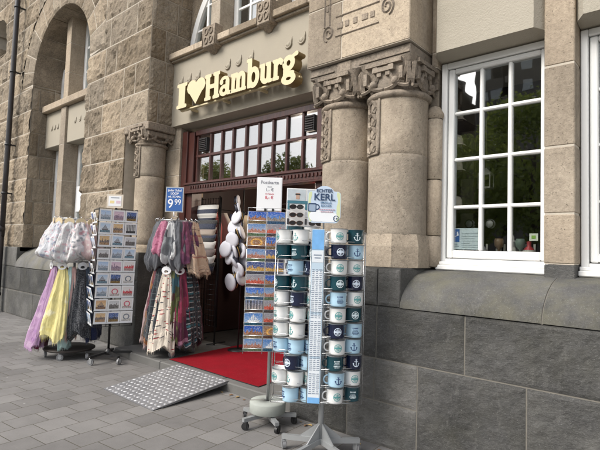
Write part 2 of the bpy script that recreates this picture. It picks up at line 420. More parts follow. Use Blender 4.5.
def paving_mat():
    m, t, b = nodes('grey_pavers'); b.inputs['Roughness'].default_value = .85; b.inputs['Specular IOR Level'].default_value = .3
    co = coord(t, rot=(0, 0, -math.radians(95.5)))
    br = t.nodes.new('ShaderNodeTexBrick'); t.links.new(co, br.inputs['Vector'])
    br.inputs['Scale'].default_value = 1; br.inputs['Brick Width'].default_value = .266; br.inputs['Row Height'].default_value = .237
    br.inputs['Mortar Size'].default_value = .0035; br.inputs['Mortar Smooth'].default_value = .35; br.inputs['Bias'].default_value = 0
    br.inputs['Color1'].default_value = (0, 0, 0, 1); br.inputs['Color2'].default_value = (1, 1, 1, 1); br.inputs['Mortar'].default_value = (.5, .5, .5, 1)
    co2 = coord(t); n1 = noise(t, co2, 1.1, 5, .6); n2 = noise(t, co2, 90, 4, .7); n3 = noise(t, co2, 7, 4, .6)
    f = math_(t, 'ADD', math_(t, 'MULTIPLY', br.outputs['Color'], .26), math_(t, 'MULTIPLY', n1, .55)); f = math_(t, 'ADD', math_(t, 'SUBTRACT', f, .06), math_(t, 'MULTIPLY', n2, .22)); f = math_(t, 'ADD', f, math_(t, 'MULTIPLY', n3, .22))
    c = ramp(t, f, [(.22, (.105, .10, .096)), (.5, (.168, .161, .155)), (.85, (.25, .24, .23))])
    # gum spots / droppings, dark damp patches
    v = t.nodes.new('ShaderNodeTexVoronoi'); v.inputs['Scale'].default_value = 3.6; t.links.new(co2, v.inputs['Vector'])
    c = mix(t, ramp(t, v.outputs['Distance'], [(.030, (.45, .45, .45)), (.045, (0, 0, 0))]), c, (.48, .47, .45))
    v2 = t.nodes.new('ShaderNodeTexVoronoi'); v2.inputs['Scale'].default_value = 1.9; v2.inputs['Randomness'].default_value = 1
    mp = t.nodes.new('ShaderNodeMapping'); mp.inputs['Location'].default_value = (3.3, 8.1, 0); t.links.new(co2, mp.inputs[0]); t.links.new(mp.outputs[0], v2.inputs['Vector'])
    c = mix(t, ramp(t, v2.outputs['Distance'], [(.03, (.6, .6, .6)), (.05, (0, 0, 0))]), c, (.09, .085, .08))
    mort = mix(t, noise(t, co2, 5, 3), (.045, .042, .036), (.12, .105, .07))
    c = mix(t, br.outputs['Fac'], c, mort); t.links.new(c, b.inputs['Base Color'])
    h = math_(t, 'SUBTRACT', math_(t, 'MULTIPLY', n2, .25), math_(t, 'MULTIPLY', br.outputs['Fac'], 1.0))
    h = math_(t, 'ADD', h, math_(t, 'MULTIPLY', br.outputs['Color'], .12))
    bump(t, b, h, .7, .007); return m

# ------------------------------------------------------------------ block patches
def patch(mb, fn, nrm, w_, h_, amp, base=.012, cell=.035, seed=0, tint=.5, mi=0, clip=None, freq=7.0, edge=.035, skirt=.02, joint=.009):
    """fn(u,v) with arrays in metres (0..w_,0..h_) -> xyz array ; nrm(u,v)-> normal array"""
    nu = max(3, int(round((w_-2*joint)/cell))+1); nv = max(3, int(round((h_-2*joint)/cell))+1)
    if w_ < .05 or h_ < .04: return
    us = np.linspace(joint, w_-joint, nu); vs = np.linspace(joint, h_-joint, nv)
    us = np.concatenate([[us[0]], us, [us[-1]]]); vs = np.concatenate([[vs[0]], vs, [vs[-1]]])
    Ug, Vg = np.meshgrid(us, vs, indexing='ij')
    P = fn(Ug, Vg); Nn = nrm(Ug, Vg)
    inside = None
    if clip is not None: P, inside = clip(P)
    e = np.minimum(np.minimum(Ug-joint, w_-joint-Ug), np.minimum(Vg-joint, h_-joint-Vg)); e = np.clip(e/edge, 0, 1); e = e*(2-e)
    so = seed*7.31
    d = e*(base + amp*.35*(vnoise(P*31+so, seed % 61)-.5) + amp*(fbm(P*freq+so, 4, seed % 97)-.42) + amp*.8*(fbm(P*2.2+so+50, 2, seed % 89)-.4))
    big = np.zeros_like(d); big[0, :] = big[-1, :] = 1; big[:, 0] = big[:, -1] = 1
    d = np.where(big > 0, -skirt, np.maximum(d, .0005))
    P = P + Nn*d[..., None]
    A, B = P.shape[:2]; idx = np.arange(A*B).reshape(A, B); fs = []
    for i in range(A-1):
        for j in range(B-1):
            if inside is not None and inside[i, j] and inside[i+1, j] and inside[i, j+1] and inside[i+1, j+1]: continue
            fs.append((idx[i, j], idx[i+1, j], idx[i+1, j+1], idx[i, j+1]))
    mb.add(P.reshape(-1, 3), fs, mi, False, tint)
def plane_fn(O, Ud, Vd):
    O, Ud, Vd = np.array(O, float), np.array(Ud, float), np.array(Vd, float); n = np.cross(Ud, Vd)
    return (lambda u, v: O + u[..., None]*Ud + v[..., None]*Vd), (lambda u, v: np.broadcast_to(n, u.shape+(3,)))
_sd = [1]
def courses(mb, O, Ud, Vd, W, zs, wmin, wmax, amp, clip=None, cell=.035, seed=0, cols=None, base=.012, joint=.009, freq=9.0, edge=.022, mi=0):
    """coursed ashlar over a rectangle: zs = list of course boundaries measured along Vd"""
    rnd = random.Random(seed)
    for k in range(len(zs)-1):
        xs = cols[k] if cols else None
        if xs is None:
            xs = [0]; x = rnd.uniform(.3, 1)*wmax if k % 2 else rnd.uniform(.2, .6)*wmax
            while x < W-wmin*.6: xs.append(x); x += rnd.uniform(wmin, wmax)
            xs.append(W)
        for a, b_ in zip(xs[:-1], xs[1:]):
            _sd[0] += 1
            o = np.array(O, float)+np.array(Ud, float)*a+np.array(Vd, float)*zs[k]
            fn, nr = plane_fn(o, Ud, Vd)
            patch(mb, fn, nr, b_-a, zs[k+1]-zs[k], amp, base, cell, _sd[0], rnd.random(), mi, clip, freq, edge, joint=joint)

BR = empty('stone_building', 'brown rusticated stone building with souvenir shop entrance, columns and white windows', 'building', (-6, 3.7, 0))
YL = 3.68   # front plane of the rusticated wall
ARCHES = [(-9.50, 1.27, 4.78, 1.0, 1.27+.60), (-13.1, .5, 6.35, 5.9, .5)]
def clip_arches(P):
    ins = np.zeros(P.shape[:2], bool); P = P.copy()
    for cx, r, zs, zb, Ro in ARCHES:
        X = P[..., 0]-cx; Z = P[..., 2]-zs; R_ = np.hypot(X, Z)
        up = (Z > 0) & (R_ < Ro); lo = (Z <= 0) & (np.abs(X) < r) & (P[..., 2] > zb)
        ins |= up | lo
        k = np.where(up, Ro/np.maximum(R_, 1e-3), 1)
        P[..., 0] = cx+X*k; P[..., 2] = np.where(up, zs+Z*k, P[..., 2])
        P[..., 0] = np.where(lo, cx+np.sign(X)*r, P[..., 0])
    return P, ins
ZC = [1.38+.478*k for k in range(17)]
# main rusticated wall
mb = MB()
courses(mb, (-16.5, YL, ZC[0]), (1, 0, 0), (0, 0, 1), 16.5-6.85, [z-ZC[0] for z in ZC[:5]], .38, .95, .078, clip_arches, .04, 3)
courses(mb, (-16.5, YL, ZC[4]), (1, 0, 0), (0, 0, 1), 16.5-6.243, [z-ZC[4] for z in ZC[4:]], .34, .85, .078, clip_arches, .045, 5)
courses(mb, (-6.243, YL, 6.2), (1, 0, 0), (0, 0, 1), 3.32, [0, .5, 1.0, 1.5, 2.0, 2.5], .4, .9, .05, None, .06, 6)
# voussoirs of the large arch
def arch_ring(mb, cx, zs, r0_, r1_, nst, amp, yy=YL):
    rnd = random.Random(11); th = [0]
    while th[-1] < PI-.12: th.append(th[-1]+rnd.uniform(.20, .33))
    th[-1] = PI
    for a, b_ in zip(th[:-1], th[1:]):
        cuts = [r0_, r1_] if rnd.random() < .55 else [r0_, r0_+rnd.uniform(.26, .36), r1_]
        for q0, q1 in zip(cuts[:-1], cuts[1:]):
            _sd[0] += 1; rm = (q0+q1)/2
            def fn(u, v, a=a, b_=b_, q0=q0, q1=q1, rm=rm):
                t_ = b_ - (u/((b_-a)*rm))*(b_-a); r_ = q0+v
                return np.stack([cx+r_*np.cos(t_), np.full_like(u, yy), zs+r_*np.sin(t_)], -1)
            patch(mb, fn, lambda u, v: np.broadcast_to(np.array([0, -1., 0]), u.shape+(3,)), (b_-a)*rm, q1-q0, amp, .012, .045, _sd[0], rnd.random())
arch_ring(mb, -9.50, 4.78, 1.27, 1.87, 9, .05)
# intrados of the arch and left reveal (seen from the right)
rnd = random.Random(5); th = [0]
while th[-1] < PI-.2: th.append(th[-1]+rnd.uniform(.28, .42))
th[-1] = PI
for a, b_ in zip(th[:-1], th[1:]):
    _sd[0] += 1
    def fn(u, v, a=a, b_=b_):
        t_ = a+(u/1.27); return np.stack([-9.5+1.27*np.cos(t_), YL+v, 4.78+1.27*np.sin(t_)], -1)
    def nr(u, v, a=a):
        t_ = a+(u/1.27); return np.stack([-np.cos(t_), 0*u, -np.sin(t_)], -1)
    patch(mb, fn, nr, (b_-a)*1.27, .68, .03, .004, .05, _sd[0], rnd.random()*.8)
courses(mb, (-10.77, YL, 1.38), (0, 1, 0), (0, 0, 1), .68, [.478*k for k in range(8)]+[3.4], .25, .5, .03, None, .045, 9)
courses(mb, (-8.23, YL+.66, 1.38), (0, -1, 0), (0, 0, 1), .66, [.478*k for k in range(8)]+[3.4], .25, .5, .02, None, .06, 10)
# small niche far left
for xx, ud, o in ((-13.6, (0, 1, 0), YL), (-12.6, (0, -1, 0), YL+.35)):
    courses(mb, (xx, o, 5.9), ud, (0, 0, 1), .35, [0, .45], .3, .4, .01, None, .06, 14)
# right-hand return of the left pier, beside the entrance
courses(mb, (-6.243, YL, 3.292), (0, 1, 0), (0, 0, 1), .80, [.478*k for k in range(11)], .3, .62, .05, None, .035, 21)
# strip right of the left column (jamb), smoother
def bk(x0, y0, z0, x1, y1, z1, mi=1): mb.box((x0, y0, z0), (x1, y1, z1), mi)
# mortar backing (recessed 8 mm), split round the openings
def backing_arch(mb, cx, r, zs, z0, z1, xa, xb, y, mi):
    def f(X, Z): return np.maximum(sd_box(X, Z, (xa+xb)/2, (z0+z1)/2, (xb-xa)/2-.001, (z1-z0)/2-.001), -np.where(Z > zs, np.hypot(X-cx, Z-zs)-r, np.abs(X-cx)-r))
    sdf_prism(mb, f, xa-.001, xb+.001, z0-.001, z1+.001, .08, lambda x, z, d: (x, y+d, z), .3, mi, mi)
backing_arch(mb, -9.5, 1.285, 4.78, 1.38, 6.6, -10.9, -8.1, YL+.002, 1)
bk(-16.5, YL+.002, 1.3, -10.9, YL+.3, 5.9); bk(-16.5, YL+.002, 5.9, -13.6, YL+.3, 9); bk(-12.6, YL+.002, 5.9, -10.9, YL+.3, 9)
backing_arch(mb, -13.1, .505, 6.35, 5.9, 7.2, -13.6, -12.6, YL+.002, 1); bk(-13.6, YL+.002, 7.2, -12.6, YL+.3, 9)
bk(-10.9, YL+.002, 6.6, -8.1, YL+.3, 9)
bk(-8.1, YL+.002, 1.3, -6.86, YL+.3, 3.292); bk(-8.1, YL+.002, 3.292, -6.251, YL+.3, 9)
bk(-6.55, YL+.3, 3.292, -6.251, 4.48, 8.6); bk(-10.95, YL+.3, 1.3, -10.778, 4.4, 4.8); bk(-8.222, YL+.3, 1.3, -8.0, 4.4, 4.8)
bk(-6.243, YL+.002, 6.2, -2.92, YL+.3, 8.7)
bk(-7.2, 4.0, .0, -6.86, 4.6, 3.29)
bk(-16.5, 4.42, 5.9, -12.5, 4.5, 7.4)
for k in range(24):                                           # solid behind the intrados
    a = PI*k/24; a2 = PI*(k+1)/24
    mb.add([(-9.5+1.279*math.cos(q), yy, 4.78+1.279*math.sin(q)) for q in (a, a2) for yy in (YL+.3, 4.42)], [(0, 1, 3, 2)], 1)
build('wall', mb, [M_ROCK, M_MORTAR], BR)

# smooth ashlar helper with real joints: box stack
def ashlar_col(mb, x0, x1, y0, y1, zs, mi=0, bev=.006, seed=0, jt=.004, jmi=1):
    rnd = random.Random(seed)
    for a, b_ in zip(zs[:-1], zs[1:]):
        mb.box((x0, y0, a+jt), (x1, y1, b_-jt), mi, .25+.5*rnd.random(), bev)
    mb.box((x0+.005, y0+.005, zs[0]), (x1-.005, y1-.005, zs[-1]), jmi)
# jamb right of left column
mb = MB(); ashlar_col(mb, -6.86, -6.06, 4.14, 4.6, [.0, .8, 1.3, 1.9, 2.55, 2.95, 3.275], seed=3)
build('door_jamb', mb, [M_TUFF, M_MORTAR], BR)

# ---- inside of the left arch: mullion, ledge, panels
mb = MB()
ashlar_col(mb, -9.93, -9.70, 3.94, 4.34, [1.38, 2.0, 2.72, 3.45, 4.2], seed=4); ashlar_col(mb, -9.92, -9.71, 3.96, 4.34, [4.36, 4.9, 5.5, 6.1], seed=5)
ashlar_col(mb, -8.46, -8.245, 3.80, 4.34, [1.38, 2.2, 3.0, 3.9, 4.6, 5.35], seed=6)
mb.box((-10.765, 3.88, 4.215), (-8.462, 4.34, 4.355), 0, .6, .012)
build('mullion', mb, [M_TUFF, M_MORTAR], BR)
mb = MB()
for a, b_ in ((-10.76, -9.932), (-9.698, -8.462)):
    mb.box((a, 3.985, 3.47), (b_, 4.33, 4.212), 0, .5, .01)
o_ = build('spandrel_panel', mb, M_RENDER, BR)
def boss_curl(mb, x, y, z, s=1.0):
    mb.ball((x, y-.002, z), .030*s, 12, 0, (1, .5, 1))
    pts = [(x+.045*s*math.cos(a), y-.006, z-.0*s+.045*s*math.sin(a)) for a in np.linspace(.4, -PI*1.05, 12)]
    pts = [(x+.046*s, y-.002, z+.085*s), (x+.050*s, y-.006, z+.045*s)]+pts
    mb.tube(pts, [.004*s, .009*s]+[.013*s]*10+[.009*s, .004*s], 6)
for cx in (-10.45, -10.3, -10.15, -9.35, -9.15, -8.95):
    mb = MB(); boss_curl(mb, cx, 3.985, 3.86, .8); build('stucco_curl', mb, M_RENDER, o_)

def window_grid(name, x0, x1, z0, z1, y, nx, nz, parent, fw_=.055, bar=.022, glass=M_GLASS, depth=.07, outer=True, arch=None, mat_=None, xs=None, zs=None):
    mat_ = mat_ or M_WHITE; mb = MB()
    if outer:
        mb.box((x0, y-.0, z0), (x0+fw_, y+depth, z1), 0, .5, .006); mb.box((x1-fw_, y, z0), (x1, y+depth, z1), 0, .5, .006)
        mb.box((x0+fw_, y+.002, z0), (x1-fw_, y+depth-.002, z0+fw_*1.15), 0, .5, .006); mb.box((x0+fw_, y+.002, z1-fw_), (x1-fw_, y+depth-.002, z1), 0, .5, .006)
    gx0, gx1, gz0, gz1 = x0+fw_, x1-fw_, z0+fw_*1.15, z1-fw_
    xs = xs or [gx0+(gx1-gx0)*k/nx for k in range(1, nx)]; zs = zs or [gz0+(gz1-gz0)*k/nz for k in range(1, nz)]
    for x in xs: mb.box((x-bar/2, y+.012, gz0), (x+bar/2, y+.05, gz1), 0, .5, .005)
    for z in zs: mb.box((gx0, y+.015, z-bar/2), (gx1, y+.047, z+bar/2), 0, .5, .005)
    wn = build(name, mb, mat_, parent)
    g = MB(); g.box((gx0+.001, y+.028, gz0+.001), (gx1-.001, y+.034, gz1-.001)); build('pane', g, glass, wn)
    return wn
# lower and upper windows in the left arch
for (a, b_, z0, z1) in ((-10.76, -9.935, 1.45, 3.465), (-9.695, -8.465, 1.45, 3.465)):
    window_grid('window', a, b_, z0, z1, 4.22, 2, 1, BR, .09, .05)
for (a, b_) in ((-10.76, -9.925), (-9.705, -8.465)):
    window_grid('window', a, b_, 4.36, 6.05, 4.24, 2, 3, BR, .09, .05)
mb = MB(); mb.box((-10.77, 4.6, 1.3), (-8.2, 4.62, 6.1)); build('curtain', mb, M_CURTAIN, BR)
mb = MB(); mb.box((-13.6, 4.1, 5.9), (-12.6, 4.12, 6.9)); build('small_window', mb, M_DARK, BR)
# notice taped in the lower right light
mb = MB(); mb.box((-9.62, 4.20, 2.12), (-9.36, 4.204, 2.62)); o_ = build('notice', mb, M_PAPER, BR)

# ------------------------------------------------------------------ entrance: beam, ledge, upper lights
mb = MB()
mb.add([(-6.235, 4.08, 3.285), (-2.9, 4.08, 3.285), (-2.9, 4.5, 3.20), (-6.235, 4.5, 3.20),
        (-6.235, 4.08, 4.288), (-2.9, 4.08, 4.288), (-2.9, 4.5, 4.288), (-6.235, 4.5, 4.288)],
       [(0, 3, 2, 1), (4, 5, 6, 7), (0, 1, 5, 4), (1, 2, 6, 5), (2, 3, 7, 6), (3, 0, 4, 7)])
beam = build('entrance_beam', mb, M_RENDER, BR)
for x in (-6.03, -5.83, -5.62, -4.96, -4.74, -4.51, -3.85, -3.64):
    mb = MB(); boss_curl(mb, x, 4.078, 3.935, 1.0); build('stucco_curl', mb, M_RENDER, beam)
mb = MB()
rnd = random.Random(2); xs = [-6.24, -5.62, -4.85, -4.2, -3.5, -2.9]
for a, b_ in zip(xs[:-1], xs[1:]):
    mb.box((a+.002, 3.985, 4.292), (b_-.002, 4.5, 4.385), 0, rnd.random(), .008)
mb.box((-6.235, 4.03, 4.262), (-2.9, 4.1, 4.291), 0, .4, .004)
build('ledge', mb, [M_TUFF], BR)
for x0, x1 in ((-5.385, -5.10), (-4.30, -4.05)):
    mb = MB(); z0, z1 = 4.235, 4.535
    mb.box((x0, 3.95, z0), (x1, 4.09, z1), 0, .5, .012)
    for q in range(2):
        cz = z0+.09+q*.125; cx = (x0+x1)/2
        for sgn in (-1, 1):
            mb.tube([(cx+sgn*.05+.035*math.cos(a), 3.945, cz+.045*math.sin(a)) for a in np.linspace(0, 2*PI, 12)[:-1]], .010, 6, 0, True)
    for xx in (x0+.012, x1-.012): mb.tube([(xx, 3.948, z0+.012), (xx, 3.948, z1-.012)], .008, 6)
    mb.add([(x0+.03, 3.96, z0), (x1-.03, 3.96, z0), ((x0+x1)/2+.03, 4.07, z0-.07), ((x0+x1)/2-.03, 4.07, z0-.07), (x0+.03, 4.08, z0), (x1-.03, 4.08, z0)], [(0, 3, 2, 1), (0, 4, 3), (1, 2, 5), (2, 3, 4, 5)])
    build('carved_bracket', mb, M_CARVE, BR)
mb = MB()
ashlar_col(mb, -5.40, -5.20, 4.095, 4.42, [4.39, 4.95, 5.6, 6.2], seed=8); ashlar_col(mb, -4.27, -4.08, 4.095, 4.42, [4.39, 4.8, 5.5, 6.2], seed=9)
mb.box((-6.24, 4.0, 5.75), (-2.9, 4.5, 6.2), 0, .5)
build('window_pier', mb, [M_TUFF, M_MORTAR], BR)
# stone filling behind the arched light
mb = MB(); acx, acz, ar = -4.58, 4.30, 1.66
sdf_prism(mb, lambda X, Z: np.maximum(sd_box(X, Z, -5.82, 5.1, .42, .68), -(np.hypot(X-acx, Z-acz)-ar)), -6.26, -5.39, 4.40, 5.80, .03, lambda x, z, d: (x, 4.36+d, z), .2)
build('arch_filling', mb, M_ROCK, BR)
# arched white frame: ring between radii
mb = MB()
sdf_prism(mb, lambda X, Z: np.maximum(np.maximum(np.hypot(X-acx, Z-acz)-(ar-.002), -(np.hypot(X-acx, Z-acz)-(ar-.11))), sd_box(X, Z, -5.80, 5.08, .40, .70)), -6.26, -5.39, 4.385, 5.78, .025, lambda x, z, d: (x, 4.33+d, z), .09)
mb.box((-5.455, 4.335, 4.386), (-5.402, 4.40, 5.745), 0, .5, .005)
mb.box((-5.83, 4.345, 4.386), (-5.785, 4.395, 5.36), 0, .5, .005)
for z in (4.80, 5.15): mb.box((-6.13+(.13 if z > 5 else 0), 4.35, z), (-5.455, 4.385, z+.03), 0, .5, .004)
mb.box((-6.15, 4.335, 4.387), (-5.455, 4.40, 4.43), 0, .5, .005)
wn = build('arched_window', mb, M_WHITE, BR)
g = MB(); g.box((-6.2, 4.366, 4.387), (-5.41, 4.372, 5.7)); build('pane', g, M_GLASS, wn)
for a, b_ in ((-5.195, -4.275), (-4.075, -2.95)):
    window_grid('window', a, b_, 4.387, 5.745, 4.34, 3, 3, BR, .085, .035)
mb = MB(); mb.box((-5.3, 4.7, 4.3), (-2.9, 4.71, 5.8)); build('curtain', mb, M_CURTAIN, BR)

# door frame and transom
YD = 4.25
mb = MB()
mb.box((-6.055, 4.17, .1), (-5.93, 4.40, 3.20), 0, .5, .006); mb.box((-6.055, 4.20, .1), (-5.80, 4.38, 3.18), 0, .5, .004)
mb.box((-5.80, 4.215, 3.12), (-3.0, 4.37, 3.196), 0, .5, .006); mb.box((-3.48, 4.205, .1), (-2.95, 4.37, 3.12), 0, .5, .006)
mb.box((-5.93, 4.15, 2.28), (-3.0, 4.36, 2.405), 0, .5, .008); mb.box((-5.93, 4.13, 2.385), (-3.0, 4.17, 2.42), 0, .5, .006)
mb.box((-5.93, 4.14, 2.262), (-3.0, 4.18, 2.285), 0, .5, .004)
for k in range(48): mb.box((-5.78+.056*k, 4.135, 2.325), (-5.78+.056*k+.03, 4.152, 2.365))
mx_ = [-5.77, -5.465, -5.22, -4.985, -4.725, -4.475, -4.22, -3.98, -3.72]
for x in mx_: mb.box((x-.018, 4.235, 2.42), (x+.018, 4.29, 3.12), 0, .5, .005)
mb.box((-5.80, 4.232, 2.795), (-3.48, 4.292, 2.835), 0, .5, .005)
df = build('door_frame', mb, M_WOOD, BR)
g = MB(); g.box((-5.80, 4.262, 2.405), (-3.48, 4.268, 3.12)); build('transom_pane', g, M_GLASS2, df)
for x0, x1 in ((-5.70, -5.53), (-3.675, -3.53)):
    mb = MB(); mb.box((x0, 4.215, 2.88), (x1, 4.262, 3.07), 0, .5, .004)
    for k in range(6): mb.obox(((x0+x1)/2, 4.212, 2.905+.028*k), ((x1-x0)/2-.015, 0, 0), (0, .008, -.006), (0, .003, .006), 1)
    build('vent_grille', mb, [M_BLACK, M_PIPE], df)

# shop interior
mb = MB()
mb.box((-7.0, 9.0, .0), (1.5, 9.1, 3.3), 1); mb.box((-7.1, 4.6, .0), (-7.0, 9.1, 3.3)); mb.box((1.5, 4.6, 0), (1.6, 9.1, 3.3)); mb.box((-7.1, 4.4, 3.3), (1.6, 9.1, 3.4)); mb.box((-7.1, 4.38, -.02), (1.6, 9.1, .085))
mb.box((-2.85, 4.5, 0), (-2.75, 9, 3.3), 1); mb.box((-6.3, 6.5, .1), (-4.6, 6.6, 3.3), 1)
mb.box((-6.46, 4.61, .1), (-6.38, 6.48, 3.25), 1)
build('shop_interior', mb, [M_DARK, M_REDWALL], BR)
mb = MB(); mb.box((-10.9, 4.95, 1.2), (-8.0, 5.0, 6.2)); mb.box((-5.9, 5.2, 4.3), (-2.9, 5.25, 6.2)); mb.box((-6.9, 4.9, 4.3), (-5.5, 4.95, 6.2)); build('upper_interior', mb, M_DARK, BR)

# ------------------------------------------------------------------ columns, capitals
def on_cyl(c, r, a, z): return (c[0]+r*math.cos(a), c[1]+r*math.sin(a), z)
def column(cx, cy, r, zb, ztop, strip_a, sides=((0, -1), (1, 0), (-1, 0))):
    mb = MB()
    # shaft drums with joints
    zs = [zb+.22, zb+.95, ztop-.52, ztop] if zb > 1 else [zb, .9, 1.5, ztop-.48, ztop]
    for i, (a, b_) in enumerate(zip(zs[:-1], zs[1:])):
        n = 10; prof = [(r-.010, a), (r-.001, a+.006)]+[(r*(1.0-.01*math.sin(PI*k/n)), a+.006+(b_-a-.012)*k/n) for k in range(1, n)]+[(r-.001, b_-.006), (r-.010, b_)]
        mb.lathe(prof, (cx, cy, 0), 48, 0, True, .35+.3*((i*37 % 10)/10))
    mb.lathe([(r-.010, zs[0]), (r-.010, zs[-1])], (cx, cy, 0), 32, 1)
    col = build('column', mb, [M_TUFF, M_MORTAR], BR)
    if zb > 1:
        mb = MB(); ra = r+.012          # octagonal base block with chamfer up to the round shaft
        oc = [(cx+ra*1.02/math.cos(PI/8)*math.cos(PI/8+k*PI/4), cy+ra*1.02/math.cos(PI/8)*math.sin(PI/8+k*PI/4)) for k in range(8)]
        vs = [(x, y, zb+.001) for x, y in oc]+[(x, y, zb+.17) for x, y in oc]+[(cx+(r-.003)*math.cos(PI/8+k*PI/4)/math.cos(PI/8), cy+(r-.003)*math.sin(PI/8+k*PI/4)/math.cos(PI/8), zb+.27) for k in range(8)]
        fs = [(k, (k+1) % 8, 8+(k+1) % 8, 8+k) for k in range(8)]+[(8+k, 8+(k+1) % 8, 16+(k+1) % 8, 16+k) for k in range(8)]
        mb.add(vs, fs, 0, False, .45); build('base', mb, M_TUFF, col)
    # capital: astragal, bell growing to a square, relief
    mb = MB()
    zt = ztop
    mb.lathe([(r-.02, zt-.035), (r+.012, zt-.03), (r+.028, zt-.012), (r+.028, zt+.006), (r+.012, zt+.022), (r-.01, zt+.028)], (cx, cy, 0), 48, 0, True, .5)
    H = .27; n = 64; rows = 8; hs_ = .2595; q_ = hs_/.315
    vs = []
    for i in range(rows+1):
        t_ = i/rows; tt = t_**1.4
        for k in range(n):
            a = 2*PI*k/n; ca, sa = math.cos(a), math.sin(a)
            sq = hs_/max(abs(ca), abs(sa)); rr_ = (r-.005)*(1-tt)+min(sq, hs_*1.32)*tt
            vs.append((cx+rr_*ca, cy+rr_*sa, zt+.02+H*t_))
    mb.add(vs, [(i*n+k, i*n+(k+1) % n, (i+1)*n+(k+1) % n, (i+1)*n+k) for i in range(rows) for k in range(n)], 0, True, .45)
    zz = zt+.02
    for (nx, ny) in sides:
        tx, ty = -ny, nx
        def P(u, v, o=.0):
            u *= q_
            o = min(o*.7, .012)
            return (cx+nx*(hs_+o)+tx*u, cy+ny*(hs_+o)+ty*u, zz+v)
        def lean(v): return -.025*(1-min(1, max(0, v/H)))**1.3
        for s_ in (-1, 1):
            mb.obox(P(s_*.205, .125, -.012), (tx*.016, ty*.016, 0), (nx*.03, ny*.03, 0), (0, 0, .05)); mb.obox(P(s_*.09, .20, .0), (tx*.022, ty*.022, 0), (nx*.02, ny*.02, 0), (0, 0, .012))
            # interlaced arcs
            pts = [P(s_*(.01+.25*math.sin(a)), .02+.21*(1-math.cos(a))/1.0*.9, lean(.2*(1-math.cos(a)))+.008) for a in np.linspace(0, PI/2, 9)]
            mb.tube(pts, .017, 4, smooth=False)
            pts = [P(s_*(.27-.22*math.sin(a)), .02+.22*(1-math.cos(a))*.9, lean(.2*(1-math.cos(a)))+.004) for a in np.linspace(0, PI/2, 9)]
            mb.tube(pts, .015, 4, smooth=False)
            mb.ball(P(s_*.125, .075, lean(.075)+.004), .034, 10, 0, (1, 1, 1))
            mb.tube([P(s_*.275, .20, .0), P(s_*.268, .07, lean(.05)-.01), P(s_*.245, .02, lean(.02)-.01)], [.018, .024, .012], 4, smooth=False)
        mb.obox(P(0, .185, -.002), (tx*.10, ty*.10, 0), (nx*.022, ny*.022, 0), (0, 0, .018)); mb.obox(P(0, .235, .0), (tx*.17, ty*.17, 0), (nx*.022, ny*.022, 0), (0, 0, .016))
        for u in (-.05, .05): mb.obox(P(u, .148, -.012), (tx*.02, ty*.02, 0), (nx*.02, ny*.02, 0), (0, 0, .018))
    build('capital', mb, M_CARVE, col)
    # hanging interlace strip on the shaft
    mb = MB(); L = .46; zt2 = zt-.03
    hw = .085
    for s_ in (-1, 1):
        mb.tube([on_cyl((cx, cy), r+.006, strip_a+s_*hw/r, zt2-L*q/8) for q in range(9)], .011, 6)
    mb.tube([on_cyl((cx, cy), r+.006, strip_a+hw/r*q, zt2-L) for q in np.linspace(-1, 1, 6)], .012, 6)
    for q in range(4):
        zc_ = zt2-.065-.11*q
        mb.tube([on_cyl((cx, cy), r+.010+(.006 if k % 2 else 0), strip_a+.048*math.cos(a)/r, zc_+.06*math.sin(a)) for k, a in enumerate(np.linspace(0, 2*PI, 9)[:-1])], .016, 4, 0, True, smooth=False)
        mb.ball(on_cyl((cx, cy), r+.004, strip_a, zc_-.055), .018, 8)
    # shallow raised slab under the interlace
    vs = []; 
    for q in range(9):
        for z in (zt2, zt2-L):
            a = strip_a+(hw/r)*(q/4-1); vs.append(on_cyl((cx, cy), r+.007, a, z))
    mb.add(vs, [(2*q, 2*q+1, 2*q+3, 2*q+2) for q in range(8)])
    build('carved_strip', mb, M_CARVE, col)
    return col
column(-2.60, 3.62, .24, 1.36, 2.785, math.radians(-118))
column(-2.08, 3.62, .25, 1.36, 2.785, math.radians(-118))
column(-6.50, 3.93, .215, .10, 2.99, math.radians(-100))
# abaci over the left column
mb = MB(); e_ = .004
for (d, z0, z1) in ((.035, 3.17, 3.29-e_), (.0, 3.09, 3.17-e_)):
    mb.box((-6.86+.03-d, YL+.02-d, z0), (-6.20+d-.02, 4.14, z1), 0, .5, .01)
build('abacus', mb, M_CARVE, BR)
# entablature over the twin columns
EX0, EX1 = -2.92, -1.84
mb = MB()
zz = [3.185, 3.72, 4.25, 4.9, 5.6, 6.3]
rnd = random.Random(8)
for i, (a, b_) in enumerate(zip(zz[:-1], zz[1:])):
    cuts = [EX0, -2.52, EX1] if i % 2 == 0 else [EX0, -2.15, EX1]
    for p, q in zip(cuts[:-1], cuts[1:]): mb.box((p+.003, 3.35, a+.003), (q-.003, 4.2, b_-.003), 0, rnd.random(), .007)
mb.box((EX0+.006, 3.356, 3.185), (EX1-.006, 4.1, 6.3), 1)
build('entablature_block', mb, [M_TUFF, M_MORTAR], BR)
mb = MB()
mb.box((EX0+.01, 3.395, 3.075), (EX1-.015, 4.2, 3.178), 0, .4, .01); mb.box((EX0+.03, 3.42, 3.052), (EX1-.03, 4.2, 3.075), 0, .6)
for (a, b_) in ((EX0+.02, -2.62), (-2.35, EX1-.02)):
    mb.box((a, 3.385, 3.10), (b_, 3.40, 3.118), 0, .5, .003)
mb.box((-2.59, 3.385, 2.98), (-2.43, 3.46, 3.176), 0, .7, .012)
build('architrave', mb, M_CARVE, BR)
